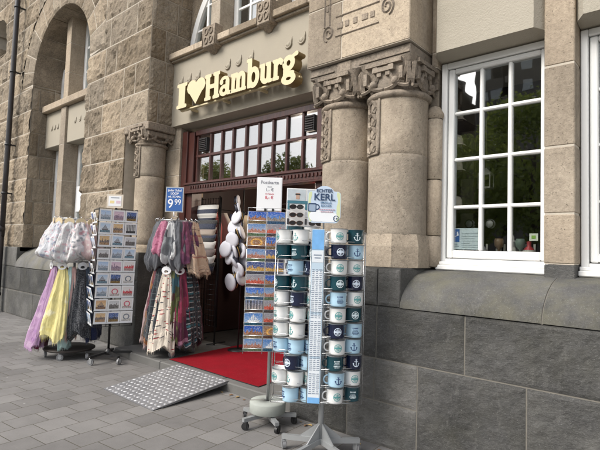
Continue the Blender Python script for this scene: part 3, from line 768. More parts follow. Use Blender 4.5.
# relief band on the entablature (S scrolls with short dentils between)
mb = MB(); yb = 3.348
def scroll(mb, cx, cz, s, flip):
    pts = []
    for a in np.linspace(0, 3.4*PI, 34):
        q = s*(.018+.060*a/(3.4*PI)); pts.append((cx+flip*q*math.cos(a), yb+.002, cz+q*1.25*math.sin(a)))
    mb.tube(pts, .012, 4, smooth=False)
scroll(mb, -2.665, 3.455, .8, 1); scroll(mb, -2.055, 3.52, .85, -1)
for xx in (-2.715, -2.655): mb.tube([(xx, yb+.003, 3.52), (xx, yb+.003, 3.63), (xx, yb+.003, 4.6)], .012, 4, smooth=False)
for xx in (-2.05, -1.995): mb.tube([(xx, yb+.003, 3.60), (xx, yb+.003, 4.6)], .012, 4, smooth=False)
mb.tube([(-2.585, yb+.004, 3.585), (-2.13, yb+.004, 3.585)], .012, 4, smooth=False); mb.tube([(-2.585, yb+.004, 3.405), (-2.13, yb+.004, 3.405)], .012, 4, smooth=False)
for k, wd in enumerate((.10, .045, .045, .10, .045)): mb.box((-2.57+.088*k, yb-.006, 3.465), (-2.57+.088*k+min(wd, .066), yb+.01, 3.525), 0, .5, .006)
for q in range(5): mb.box((-2.70, yb-.004, 3.66+.12*q), (-2.67, yb+.01, 3.72+.12*q), 0, .5, .005)
build('carved_band', mb, M_CARVE, BR)
# wall strip behind the columns
mb = MB(); ashlar_col(mb, EX0+.02, -1.80, 3.80, 4.3, [1.36, 1.75, 2.28, 2.72, 3.06], seed=12)
ashlar_col(mb, -1.84, -1.785, 3.74, 4.3, [3.062, 3.19, 4.2, 5.4], seed=13)
build('back_pier', mb, [M_TUFF, M_MORTAR], BR)
mb = MB()
for i, (a, b_) in enumerate(((1.37, 1.63), (1.63, 2.10), (2.10, 2.62))):
    mb.lathe([(.060, a+.003), (.066, a+.008), (.066, b_-.008), (.060, b_-.003)], (-1.815, 3.765, 0), 20, 0, True, .4+.15*i)
mb.lathe([(.066, 2.62), (.075, 2.64), (.075, 2.665), (.045, 2.72), (.0, 2.74)], (-1.815, 3.765, 0), 20)
build('colonnette', mb, M_TUFF, BR)

# ------------------------------------------------------------------ right bays: pilasters, windows, plaster spandrels
PIL = [(-.930, -.736), (.10, .294), (1.14, 1.334)]
for i, (a, b_) in enumerate(PIL):
    mb = MB(); ashlar_col(mb, a, b_, 3.65, 4.1, [1.43, 1.78, 2.25, 2.83, 3.40, 4.0, 4.7, 5.4], seed=30+i, bev=.008)
    p_ = build('pilaster', mb, [M_TUFF, M_MORTAR], BR)
    mb = MB(); mb.box((a+.002, 3.652, 1.33), (b_-.002, 4.0, 1.428), 0, .5, .006); build('pilaster_foot', mb, M_PLINTH, p_)
def shop_window(x0, x1):
    z0, z1 = 1.395, 3.10; y = 3.80
    mb = MB()
    mb.box((x0, y, z0), (x0+.048, y+.12, z1), 0, .5, .006); mb.box((x1-.03, y, z0), (x1, y+.12, z1), 0, .5, .006)
    mb.box((x0+.048, y+.002, z1-.05), (x1-.03, y+.118, z1), 0, .5, .006); mb.box((x0+.048, y+.002, z0), (x1-.03, y+.118, z0+.05), 0, .5, .006)
    xa, xb, za, zb = x0+.055, x1-.033, z0+.055, z1-.055
    fwid = .05
    mb.box((xa, y+.02, za), (xa+fwid, y+.1, zb), 0, .5, .008); mb.box((xb-fwid*.6, y+.02, za), (xb, y+.1, zb), 0, .5, .008)
    mb.box((xa+fwid, y+.022, zb-fwid*.8), (xb-fwid*.6, y+.098, zb), 0, .5, .008); mb.box((xa+fwid, y+.022, za), (xb-fwid*.6, y+.098, za+fwid*1.3), 0, .5, .008)
    gx0, gx1, gz0, gz1 = xa+fwid, xb-fwid*.6, za+fwid*1.3, zb-fwid*.8
    for k in (1, 2):
        x = gx0+(gx1-gx0)*k/3; mb.box((x-.015, y+.03, gz0), (x+.015, y+.085, gz1), 0, .5, .008)
    for z in (1.872, 2.27, 2.663): mb.box((gx0, y+.033, z-.014), (gx1, y+.082, z+.014), 0, .5, .008)
    wn = build('shop_window', mb, M_WHITE, BR)
    g = MB(); g.box((gx0+.001, y+.055, gz0+.001), (gx1-.001, y+.061, gz1-.001)); build('pane', g, M_GLASS, wn)
    mb = MB(); mb.box((x0-.005, 3.735, 1.352), (x1, 3.92, 1.393), 0, .5, .008); mb.box((x0, 3.755, 1.393), (x1, 3.80, 1.42), 0, .5, .006); build('sill', mb, M_WHITE, wn)
    return gx0, gx1, gz0, gz1
W1 = shop_window(-1.775, -.934); shop_window(-.732, .096); shop_window(.298, 1.136)
for (a, b_) in ((-1.785, -.934), (-.732, .096), (.298, 1.136)):
    mb = MB()     # projecting plaster spandrel with a splayed underside and splayed sides
    yf, yb2, zb_, zt_ = 3.60, 3.86, 3.125, 5.4; s_ = .055
    vs = [(a+s_, yf, zb_), (b_-s_, yf, zb_), (b_-s_, yf, zt_), (a+s_, yf, zt_), (a+.0, yf+.10, zb_-.0), (b_, yf+.10, zb_), (b_, yf+.10, zt_), (a, yf+.10, zt_),
          (a, yb2, zb_-.02), (b_, yb2, zb_-.02), (a, yb2, zt_), (b_, yb2, zt_)]
    mb.add(vs, [(0, 1, 2, 3), (4, 0, 3, 7), (1, 5, 6, 2), (4, 8, 9, 5, 1, 0), (4, 7, 10, 8), (5, 9, 11, 6), (3, 2, 6, 11, 10, 7)])
    build('plaster_panel', mb, M_PANEL, BR)
mb = MB(); mb.box((-1.80, 3.9, 3.08), (1.4, 4.6, 8.5)); mb.box((1.336, 3.7, 0), (5, 4.6, 8.5)); mb.box((-1.79, 3.92, 1.0), (1.4, 4.0, 1.39)); mb.box((-2.93, 3.7, 6.3), (1.5, 4.5, 8.5)); mb.box((-2.9, 4.2, 1.3), (-1.8, 4.6, 6.3))
build('backing_wall', mb, M_RENDER, BR)

# ------------------------------------------------------------------ plinths
mb = MB(); YP = 3.27; Xr = 5.0
def prow(z0, z1, xs, y=YP, amp=.020, mi=0, seed=0):
    rnd = random.Random(seed)
    for a, b_ in zip(xs[:-1], xs[1:]):
        _sd[0] += 1; fn, nr = plane_fn((a, y, z0), (1, 0, 0), (0, 0, 1))
        patch(mb, fn, nr, b_-a, z1-z0, amp, .007, .022, _sd[0], rnd.random(), mi, None, 19, .018, .02, .005)
prow(.0, .33, [-2.92, -2.3, -1.68], seed=1); prow(.33, .652, [-2.92, -2.05, -1.68], seed=2); prow(.0, .652, [-1.68, -.93, .35, 1.6, 3.1, Xr], seed=3)
prow(.652, 1.06, [-2.92, -2.035, -1.33, .0, 1.1, 2.4, Xr], seed=4)
prow(1.06, 1.352, [-2.92, -2.035, -1.835], seed=5)
# return faces
fn, nr = plane_fn((-1.835, YP, 1.06), (0, 1, 0), (0, 0, 1)); patch(mb, fn, nr, .55, .29, .008, .004, .03, 777, .4, 0, None, 14, .015, .02, .0035)
for z0, z1 in ((0, .652), (.652, 1.06), (1.06, 1.352)):
    fn, nr = plane_fn((-2.92, 4.2, z0), (0, -1, 0), (0, 0, 1)); patch(mb, fn, nr, .93, z1-z0, .008, .004, .04, 780+int(z0*10), .4, 0, None, 14, .015, .02, .0035)
mb.box((-2.915, YP+.002, -.05), (Xr, 4.1, 1.052), 1); mb.box((-2.915, YP+.012, 1.052), (-1.842, 4.2, 1.357), 0)
build('plinth', mb, [M_PLINTH, M_JOINT], BR)
# rounded plinth top under the windows
def round_sill(mb, xs, y0, z0, y1, z1, seed=0, bulge=.5):
    rnd = random.Random(seed)
    for a, b_ in zip(xs[:-1], xs[1:]):
        n = 14; nx = max(2, int((b_-a)/.06)); vs = []; tn = rnd.random()
        for i in range(n+1):
            t_ = i/n; an = t_*PI/2; yy = y0+(y1-y0)*(1-math.cos(an)**1.0)*1.0 if False else y0+(y1-y0)*(1-math.cos(an)); zz_ = z0+(z1-z0)*math.sin(an)
            # fuller shoulder
            yy = y0+(y1-y0)*(.55*(1-math.cos(an))+.45*t_**1.6)
            for k in range(nx+1):
                x = a+.004+(b_-a-.008)*k/nx; nz_ = (vnoise(np.array([[x*3, yy*3, zz_*3]]), 5)[0]-.5)*.014
                vs.append((x, yy-nz_*.5, zz_+nz_*(.3 if t_ < 1 else 0)))
        m = nx+1
        mb.add(vs, [(i*m+k, i*m+k+1, (i+1)*m+k+1, (i+1)*m+k) for i in range(n) for k in range(nx)], 0, True, tn)
    mb.box((xs[0]+.002, y0+.10, z0-.01), (xs[-1], y1, z0+.012), 1)
    for x in xs[1:-1]:
        prof = []
        for i in range(15):
            t_ = i/14; an = t_*PI/2; prof.append((y0+.004+(y1-y0)*(.55*(1-math.cos(an))+.45*t_**1.6), z0-.004+(z1-z0)*math.sin(an)))
        mb.add([(x+sx, y, z) for sx in (-.008, .008) for y, z in prof], [(i, i+1, 16+i, 15+i) for i in range(14)], 1)
mb = MB(); round_sill(mb, [-1.835, -.84, .45, 1.8, 3.2, Xr], YP-.012, 1.062, 3.80, 1.352, 4)
build('plinth_top', mb, [M_PSILL, M_JOINT], BR)
# left plinth
mb = MB(); YQ = 3.63
prow(.0, .50, [-16.5, -14.6, -12.6, -11.3, -9.9, -8.6, -7.3, -6.20], YQ, .008, 0, 11); prow(.50, .98, [-16.5, -15, -13.4, -11.9, -10.6, -9.2, -8.1, -6.9, -6.20], YQ, .008, 0, 12)
prow(.98, 1.385, [-16.5, -15, -13.4, -11.9, -10.9], YQ, .008, 0, 13); prow(.98, 1.385, [-8.1, -6.9, -6.20], YQ, .008, 0, 14)
fn, nr = plane_fn((-6.20, YQ, 0), (0, 1, 0), (0, 0, 1)); patch(mb, fn, nr, .5, 1.38, .006, .004, .05, 801, .4, 0, None, 14, .015, .02, .0035)
mb.box((-16.5, YQ+.002, -.05), (-6.21, 4.13, .972), 1); mb.box((-16.5, YQ+.014, .96), (-10.9, YL+.3, 1.384), 0); mb.box((-8.1, YQ+.014, .96), (-6.21, 4.12, 1.384), 0)
build('plinth', mb, [M_PLINTH, M_JOINT], BR)
mb = MB(); round_sill(mb, [-10.9, -9.5, -8.1], YQ-.02, .985, 4.2, 1.42, 6); build('plinth_top', mb, [M_PSILL, M_JOINT], BR)

# doorstep
mb = MB()
for a, b_ in ((-6.2, -5.1), (-5.1, -4.0), (-4.0, -2.925)):
    mb.box((a+.002, 3.34, -.03), (b_-.002, 3.72, .094), 0, random.random(), .012)
mb.box((-6.2, 3.724, -.03), (-2.925, 4.6, .092), 0, .4, .004)
build('doorstep', mb, M_STEP, BR)

# ------------------------------------------------------------------ ground
mb = MB(); mb.add([(-60, -9, 0), (30, -9, 0), (30, 4.4, 0), (-60, 4.4, 0)], [(0, 1, 2, 3)])
tag(build('pavement', mb, paving_mat()), kind='structure')
M_ASPH = plain('asphalt', (.05, .05, .052), .9, var=.25, vscale=2, bmp=.6, bscale=150)
mb = MB(); mb.add([(-400, -400, -.13), (400, -400, -.13), (400, 400, -.13), (-400, 400, -.13)], [(0, 1, 2, 3)])
tag(build('road', mb, M_ASPH), kind='structure')
mb = MB(); mb.box((-60, -9.15, -.14), (30, -9.002, .004), 0, .5, .01); tag(build('kerb', mb, M_STEP), kind='structure')
mb = MB(); mb.add([(-120, -70, -.10), (60, -70, -.10), (60, -19, -.10), (-120, -19, -.10)], [(0, 1, 2, 3)])
tag(build('grass_verge', mb, plain('turf', (.05, .075, .025), .95, var=.3, vscale=3)), kind='structure')

# ------------------------------------------------------------------ shop sign: I heart Hamburg (slab-serif letters standing on a rail)
SIGN = empty('shop_sign', 'cream raised letters reading I heart Hamburg on the plaster beam over the door', 'sign', (-4.66, 3.98, 3.45))
def L_H(X, Z):
    return U(sd_box(X, Z, .13, .5, .10, .5, .02), sd_box(X, Z, .62, .5, .10, .5, .02), sd_box(X, Z, .375, .5, .2, .065),
             *[sd_box(X, Z, c, z, .17, .05, .02) for c in (.13, .62) for z in (.05, .95)])
def L_I(X, Z): return U(sd_box(X, Z, .17, .5, .10, .5, .02), sd_box(X, Z, .17, .05, .17, .055, .02), sd_box(X, Z, .17, .95, .17, .055, .02))
def L_heart(X, Z):
    x = (X-.5)/.5; z = (Z-.52)/.46
    x = np.abs(x)
    return U(sd_ell(X, Z, .265, .70, .265, .27), sd_ell(X, Z, .735, .70, .265, .27),
             np.maximum.reduce([(np.abs(X-.5)*.80-(Z-.0)*.60-.0)*.9, (Z-.70)]), np.maximum(np.abs(X-.5)-.3, np.abs(Z-.62)-.12))
def ringl(X, Z, cx, cz, a, b, ia, ib, dx=0): return np.maximum(sd_ell(X, Z, cx, cz, a, b), -sd_ell(X, Z, cx+dx, cz, ia, ib))
def L_a(X, Z):
    top = np.maximum(ringl(X, Z, .24, .50, .24, .22, .13, .13), -(Z-.52))
    return U(top, sd_box(X, Z, .40, .30, .085, .24, .02), ringl(X, Z, .22, .19, .22, .20, .10, .095), sd_seg(X, Z, .42, .06, .54, .06, .055), sd_ell(X, Z, .08, .52, .075, .075))
def archl(X, Z, x0, x1, th=.085):
    cx = (x0+x1)/2; a = (x1-x0)/2+th
    return U(np.maximum(ringl(X, Z, cx, .46, a, .24, a-2*th, .13), .46-Z), sd_box(X, Z, x1, .24, th, .24, .01), sd_box(X, Z, x1, .045, th+.055, .045, .015))
def L_m(X, Z):
    return U(sd_box(X, Z, .14, .35, .085, .34, .01), sd_box(X, Z, .14, .045, .14, .045, .015), sd_box(X, Z, .09, .655, .09, .04, .015), archl(X, Z, .17, .44), archl(X, Z, .47, .76))
def L_b(X, Z):
    return U(sd_box(X, Z, .14, .52, .085, .52, .01), sd_box(X, Z, .08, 1.0, .09, .045, .015), ringl(X, Z, .34, .34, .27, .36, .115, .23))
def L_u(X, Z):
    return U(sd_box(X, Z, .14, .42, .085, .27, .01), sd_box(X, Z, .09, .655, .10, .04, .015), np.maximum(ringl(X, Z, .29, .25, .235, .26, .075, .14), Z-.25), sd_box(X, Z, .44, .36, .085, .33, .01), sd_box(X, Z, .40, .655, .10, .04, .015), sd_box(X, Z, .51, .045, .08, .045, .015))
def L_r(X, Z):
    return U(sd_box(X, Z, .14, .35, .085, .34, .01), sd_box(X, Z, .15, .045, .15, .045, .015), sd_box(X, Z, .09, .655, .09, .04, .015), np.maximum(ringl(X, Z, .33, .43, .20, .27, .08, .13), .50-Z), sd_ell(X, Z, .43, .57, .085, .085))
def L_g(X, Z):
    return U(ringl(X, Z, .26, .45, .24, .25, .10, .12), ringl(X, Z, .27, -.08, .27, .19, .14, .075), sd_seg(X, Z, .12, .24, .13, .11, .06), sd_seg(X, Z, .13, .10, .42, .08, .07), sd_seg(X, Z, .42, .64, .56, .70, .045), sd_ell(X, Z, .57, .70, .065, .06))
sc_ = .335
letters = [('letter', L_I, -5.800, .34, .212), ('heart', L_heart, -5.570, 1.0, .40), ('letter', L_H, -5.155, .79, .285), ('letter', L_a, -4.855, .56, .205), ('letter', L_m, -4.640, .90, .280),
           ('letter', L_b, -4.345, .63, .222), ('letter', L_u, -4.115, .60, .205), ('letter', L_r, -3.895, .53, .165), ('letter', L_g, -3.745, .64, .235)]
for nm, fn, x, wn_, tw in letters:
    mb = MB(); zs_ = .34; kx = tw/wn_
    if nm == 'heart': zs_ = .35
    zb = 3.44
    sdf_prism(mb, (lambda X, Z, fn=fn: fn(X, Z)-(.006 if fn is L_heart else .020)), -.06, wn_+.10, -.34 if fn is L_g else -.06, 1.10, .022, lambda X, Z, d: (x+X*kx, 3.875+d, zb+Z*zs_), .125, 0, 1, True)
    build(nm, mb, [M_CREAM, M_GOLD], SIGN)
mb = MB(); mb.box((-5.80, 3.93, 3.415), (-3.52, 3.975, 3.437), 0, .5, .003)
for x in (-5.6, -4.9, -4.2, -3.65): mb.box((x, 3.97, 3.40), (x+.03, 4.079, 3.43))
build('mounting_rail', mb, M_CREAM, SIGN)

# ------------------------------------------------------------------ drainpipe
DP = empty('drainpipe', 'dark brown drainpipe running down the left end of the stone wall', 'drainpipe', (-11.5, 3.5, 0))
mb = MB(); mb.tube([(-11.52, 3.52, z) for z in (1.6, 3, 5, 7, 9)], .052, 14); build('upper_pipe', mb, M_PIPE, DP)
mb = MB(); mb.tube([(-11.55, 3.50, z) for z in (.0, .8, 1.75)], .078, 14); mb.lathe([(.078, 0), (.09, .01), (.09, .07), (.055, .11)], (-11.55, 3.50, 1.72), 16); mb.lathe([(.078, 0), (.092, 0), (.092, .06), (.078, .06)], (-11.55, 3.50, .35), 16)
build('lower_pipe', mb, M_PIPE, DP)
for z in (2.5, 3.55, 5.15, 6.6):
    mb = MB(); mb.lathe([(.05, 0), (.066, .005), (.066, .045), (.05, .05)], (-11.52, 3.52, z), 16); mb.box((-11.535, 3.55, z+.01), (-11.505, 3.70, z+.04)); build('pipe_bracket', mb, M_BLACK, DP)
mb = MB(); mb.lathe([(.0795, 0), (.0795, .10)], (-11.55, 3.50, 1.30), 12, a0=-2.2, a1=-.9); mb.lathe([(.0795, 0), (.0795, .07)], (-11.55, 3.50, 1.02), 12, a0=-1.8, a1=-.9); build('sticker', mb, plain('worn_sticker', (.55, .6, .55), .6, var=.3, vscale=30), DP)

# ------------------------------------------------------------------ carpet and ramp
def carpet_mat():
    m, t, b = nodes('red_carpet'); b.inputs['Specular IOR Level'].default_value = .08; b.inputs['Roughness'].default_value = .95; b.inputs['Sheen Weight'].default_value = .05; b.inputs['Sheen Tint'].default_value = (1, .3, .3, 1)
    co = coord(t); n = noise(t, co, 5, 5, .6); c = mix(t, n, (.15, .002, .007), (.27, .004, .014))
    d = ramp(t, noise(t, co, 75, 3), [(.60, (0, 0, 0)), (.72, (1, 1, 1))]); c = mix(t, math_(t, 'MULTIPLY', d, .22), c, (.25, .16, .14)); d2 = ramp(t, noise(t, coord(t, scale=(1, .5, 1)), 3.5, 4), [(.5, (0, 0, 0)), (.7, (1, 1, 1))]); c = mix(t, math_(t, 'MULTIPLY', d2, .35), c, (.12, .012, .014))
    t.links.new(c, b.inputs['Base Color']); bump(t, b, noise(t, co, 420, 2), .5, .003); return m
mb = MB(); nx, ny = 34, 30; P00, P10, P11, P01 = [Vector(p) for p in ((-5.10, 3.47, 0), (-3.50, 3.44, 0), (-3.86, 6.4, 0), (-5.40, 6.4, 0))]
vs = []
for i in range(nx+1):
    for j in range(ny+1):
        a, b_ = i/nx, j/ny; p = P00.lerp(P10, a).lerp(P01.lerp(P11, a), b_)
        z = .099+.007*float(vnoise(np.array([[p.x*2.3, p.y*2.3, 0]]), 3)[0]); vs.append((p.x, p.y, z))
m = ny+1; mb.add(vs, [(i*m+j, (i+1)*m+j, (i+1)*m+j+1, i*m+j+1) for i in range(nx) for j in range(ny)], 0, True)
edge = [i*m for i in range(nx+1)]
mb.add([vs[k] for k in edge]+[(vs[k][0], vs[k][1], .0945) for k in edge], [(k, len(edge)+k, len(edge)+k+1, k+1) for k in range(nx)], 1)
edge = [nx*m+j for j in range(m)]
mb.add([vs[k] for k in edge]+[(vs[k][0], vs[k][1], .0945) for k in edge], [(k, len(edge)+k, len(edge)+k+1, k+1) for k in range(ny)], 1)
tag(build('carpet', mb, [carpet_mat(), M_BLACK]), 'red carpet lying on the doorstep and running into the shop', 'carpet')

RP = empty('metal_ramp', 'aluminium chequer plate ramp with oval studs leading up to the doorstep', 'ramp', (-4.3, 2.9, 0))
A0, A1, A2, A3 = [Vector(p) for p in ((-4.760, 2.47, .006), (-3.835, 2.462, .006), (-3.86, 3.36, .106), (-4.80, 3.39, .106))]
def rp(a, b_, o=0): 
    p = A0.lerp(A1, a).lerp(A3.lerp(A2, a), b_); n = (A1-A0).cross(A3-A0).normalized(); return p+n*o
mb = MB(); vs = [rp(0, 0), rp(1, 0), rp(1, 1), rp(0, 1), rp(0, 0, -.004), rp(1, 0, -.004), rp(1, 1, -.004), rp(0, 1, -.004)]
mb.add(vs, [(0, 1, 2, 3), (7, 6, 5, 4), (0, 4, 5, 1), (1, 5, 6, 2), (2, 6, 7, 3), (3, 7, 4, 0)])
mb.add([rp(.985, .10), rp(1, .10), rp(1, 1), rp(.985, 1), rp(.985, .10, -.012), rp(1, .10, -.012), rp(1, 1, -.03), rp(.985, 1, -.03)], [(7, 6, 5, 4), (1, 5, 6, 2), (0, 3, 7, 4)])
NN = 15
for i in range(NN):
    for j in range(NN):
        a, b_ = (i+.5)/NN, (j+.5)/NN; c = rp(a, b_, .0005); ex = (rp(a+.01, b_)-rp(a, b_)).normalized(); ey = (rp(a, b_+.01)-rp(a, b_)).normalized(); n = ex.cross(ey)
        if (i+j) % 2: d1, d2 = (ex*.80+ey*.6), (ey*.80-ex*.6)
        else: d1, d2 = (ex*.86-ey*.5), (ey*.86+ex*.5)
        la, lb = .023, .0135; vs = [c+d1*la*math.cos(q)+d2*lb*math.sin(q) for q in np.linspace(0, 2*PI, 11)[:-1]]+[c+n*.004+(d1*la*math.cos(q)+d2*lb*math.sin(q))*.62 for q in np.linspace(0, 2*PI, 11)[:-1]]
        mb.add(vs, [(k, (k+1) % 10, 10+(k+1) % 10, 10+k) for k in range(10)]+[tuple(range(10, 20))], 1, False)
build('plate', mb, [plain('dull_aluminium', (.27, .27, .28), .5, .5, var=.25, vscale=8), plain('worn_bright_aluminium', (.46, .46, .47), .42, .45)], RP)

# ------------------------------------------------------------------ castors
def castor(parent, x, y, ang, r=.03, top=.085, z0=0, wheel_mat=None, hub=None, name='castor'):
    mb = MB(); ca, sa = math.cos(ang), math.sin(ang)
    mb.tube([(x, y, z0+top), (x, y, z0+top-.025)], .008, 8)
    ox, oy = x+ca*.012, y+sa*.012
    for s_ in (-1, 1):
        mb.obox((ox-sa*.017*s_, oy+ca*.017*s_, z0+r+.012), (ca*.016, sa*.016, 0), (-sa*.0015, ca*.0015, 0), (0, 0, .024))
    mb.obox((ox, oy, z0+top-.027), (ca*.018, sa*.018, 0), (-sa*.0185, ca*.0185, 0), (0, 0, .002))
    c = build(name, mb, hub or M_STEEL, parent)
    mb = MB(); n = 18
    for r1, r2, w1, w2, mi in ((0, r*.55, .009, .011, 1), (r*.55, r, .012, .012, 0)):
        for s_ in (-1, 1):
            vs = []
            for rad, wd in ((r1, w1), (r2, w2)):
                for k in range(n):
                    a = 2*PI*k/n; vs.append((ox+ca*rad*math.cos(a)-sa*wd*s_, oy+sa*rad*math.cos(a)+ca*wd*s_, z0+r+rad*math.sin(a)))
            mb.add(vs, [(k, (k+1) % n, n+(k+1) % n, n+k) for k in range(n)], mi, True)
    vs = []
    for s_ in (-1, 1):
        for k in range(n): a = 2*PI*k/n; vs.append((ox+ca*r*math.cos(a)-sa*.012*s_, oy+sa*r*math.cos(a)+ca*.012*s_, z0+r+r*math.sin(a)))
    mb.add(vs, [(k, (k+1) % n, n+(k+1) % n, n+k) for k in range(n)], 0, True)
    build('wheel', mb, [wheel_mat or M_RUBBER, hub or M_STEEL], c)
    return c

# ------------------------------------------------------------------ cloth
def cloth(name, kind, cols, scale=1.0, rough=.85):
    m, t, b = nodes(name); b.inputs['Roughness'].default_value = rough; b.inputs['Sheen Weight'].default_value = .3; b.inputs['Specular IOR Level'].default_value = .15
    uv = t.nodes.new('ShaderNodeTexCoord').outputs['UV']; mp = t.nodes.new('ShaderNodeMapping'); mp.inputs['Scale'].default_value = (scale, scale, scale); t.links.new(uv, mp.inputs[0]); uvs = mp.outputs[0]
    base = cols[0]; co = coord(t)
    n = noise(t, co, 9, 4); c = mix(t, n, [x*.85 for x in base], [min(1, x*1.12) for x in base])
    def sep(o):
        s = t.nodes.new('ShaderNodeSeparateXYZ'); t.links.new(o, s.inputs[0]); return s.outputs
    if kind == 'floral':
        for k, cc in enumerate(cols[1:]):
            v = t.nodes.new('ShaderNodeTexVoronoi'); v.inputs['Scale'].default_value = 11+5*k; v.distance = 'EUCLIDEAN'
            mp2 = t.nodes.new('ShaderNodeMapping'); mp2.inputs['Location'].default_value = (k*3.1, k*1.7, 0); t.links.new(uvs, mp2.inputs[0]); t.links.new(mp2.outputs[0], v.inputs['Vector'])
            f = math_(t, 'ADD', v.outputs['Distance'], math_(t, 'MULTIPLY', noise(t, uvs, 60, 3), .35))
            c = mix(t, ramp(t, f, [(.40, (1, 1, 1)), (.52, (0, 0, 0))]), c, cc)
    elif kind in ('plaid', 'stripes', 'tartan'):
        s = sep(uvs)
        for k, cc in enumerate(cols[1:]):
            for ax in ((0, 1) if kind != 'stripes' else (1,)):
                q = math_(t, 'FRACT', math_(t, 'ADD', math_(t, 'MULTIPLY', s[ax], 3.0+1.7*k), .37*k))
                wd = .30 if kind == 'plaid' else (.28 if kind == 'stripes' else .10)
                f = math_(t, 'LESS_THAN', q, wd/(1+.5*k)); c = mix(t, math_(t, 'MULTIPLY', f, .6 if kind != 'stripes' else .9), c, cc)
    elif kind == 'dots':
        v = t.nodes.new('ShaderNodeTexVoronoi'); v.inputs['Scale'].default_value = 60; v.inputs['Randomness'].default_value = .3; t.links.new(uvs, v.inputs['Vector'])
        c = mix(t, ramp(t, v.outputs['Distance'], [(.22, (1, 1, 1)), (.28, (0, 0, 0))]), c, cols[1])
    elif kind == 'patch':
        s = sep(uvs)
        v = t.nodes.new('ShaderNodeTexVoronoi'); v.inputs['Scale'].default_value = 2.6; v.distance = 'CHEBYCHEV'; t.links.new(uvs, v.inputs['Vector'])
        cc = ramp(t, v.outputs['Color'], [(k/len(cols), q) for k, q in enumerate(cols)], 'CONSTANT'); c = mix(t, .92, c, cc)
    elif kind == 'marks':
        v = t.nodes.new('ShaderNodeTexVoronoi'); v.inputs['Scale'].default_value = 9; t.links.new(uvs, v.inputs['Vector'])
        mp2 = t.nodes.new('ShaderNodeMapping'); mp2.inputs['Scale'].default_value = (1, 3.0, 1); t.links.new(uvs, mp2.inputs[0]); t.links.new(mp2.outputs[0], v.inputs['Vector'])
        c = mix(t, ramp(t, v.outputs['Distance'], [(.24, (1, 1, 1)), (.30, (0, 0, 0))]), c, mix(t, ramp(t, v.outputs['Color'], [(.5, (0, 0, 0)), (.52, (1, 1, 1))]), cols[1], cols[2]))
    elif kind == 'ombre':
        s = sep(uvs); c = ramp(t, math_(t, 'ADD', s[1], math_(t, 'MULTIPLY', noise(t, uvs, 3, 3), .4)), [(.2+.9*k/len(cols), q) for k, q in enumerate(cols)])
    t.links.new(c, b.inputs['Base Color'])
    w_ = noise(t, coord(t, scale=(1, 1, 1)), 260, 2)
    mpc = t.nodes.new('ShaderNodeMapping'); mpc.inputs['Scale'].default_value = (34, 2.2, 1); t.links.new(uv, mpc.inputs[0])
    cr = math_(t, 'ADD', noise(t, mpc.outputs[0], 1.0, 4, .6, .6), math_(t, 'MULTIPLY', noise(t, coord(t, scale=(26, 26, 18)), 1.0, 5, .65, .8), .8))
    bump(t, b, math_(t, 'ADD', math_(t, 'MULTIPLY', w_, .2), cr), .9, .022)
    return m
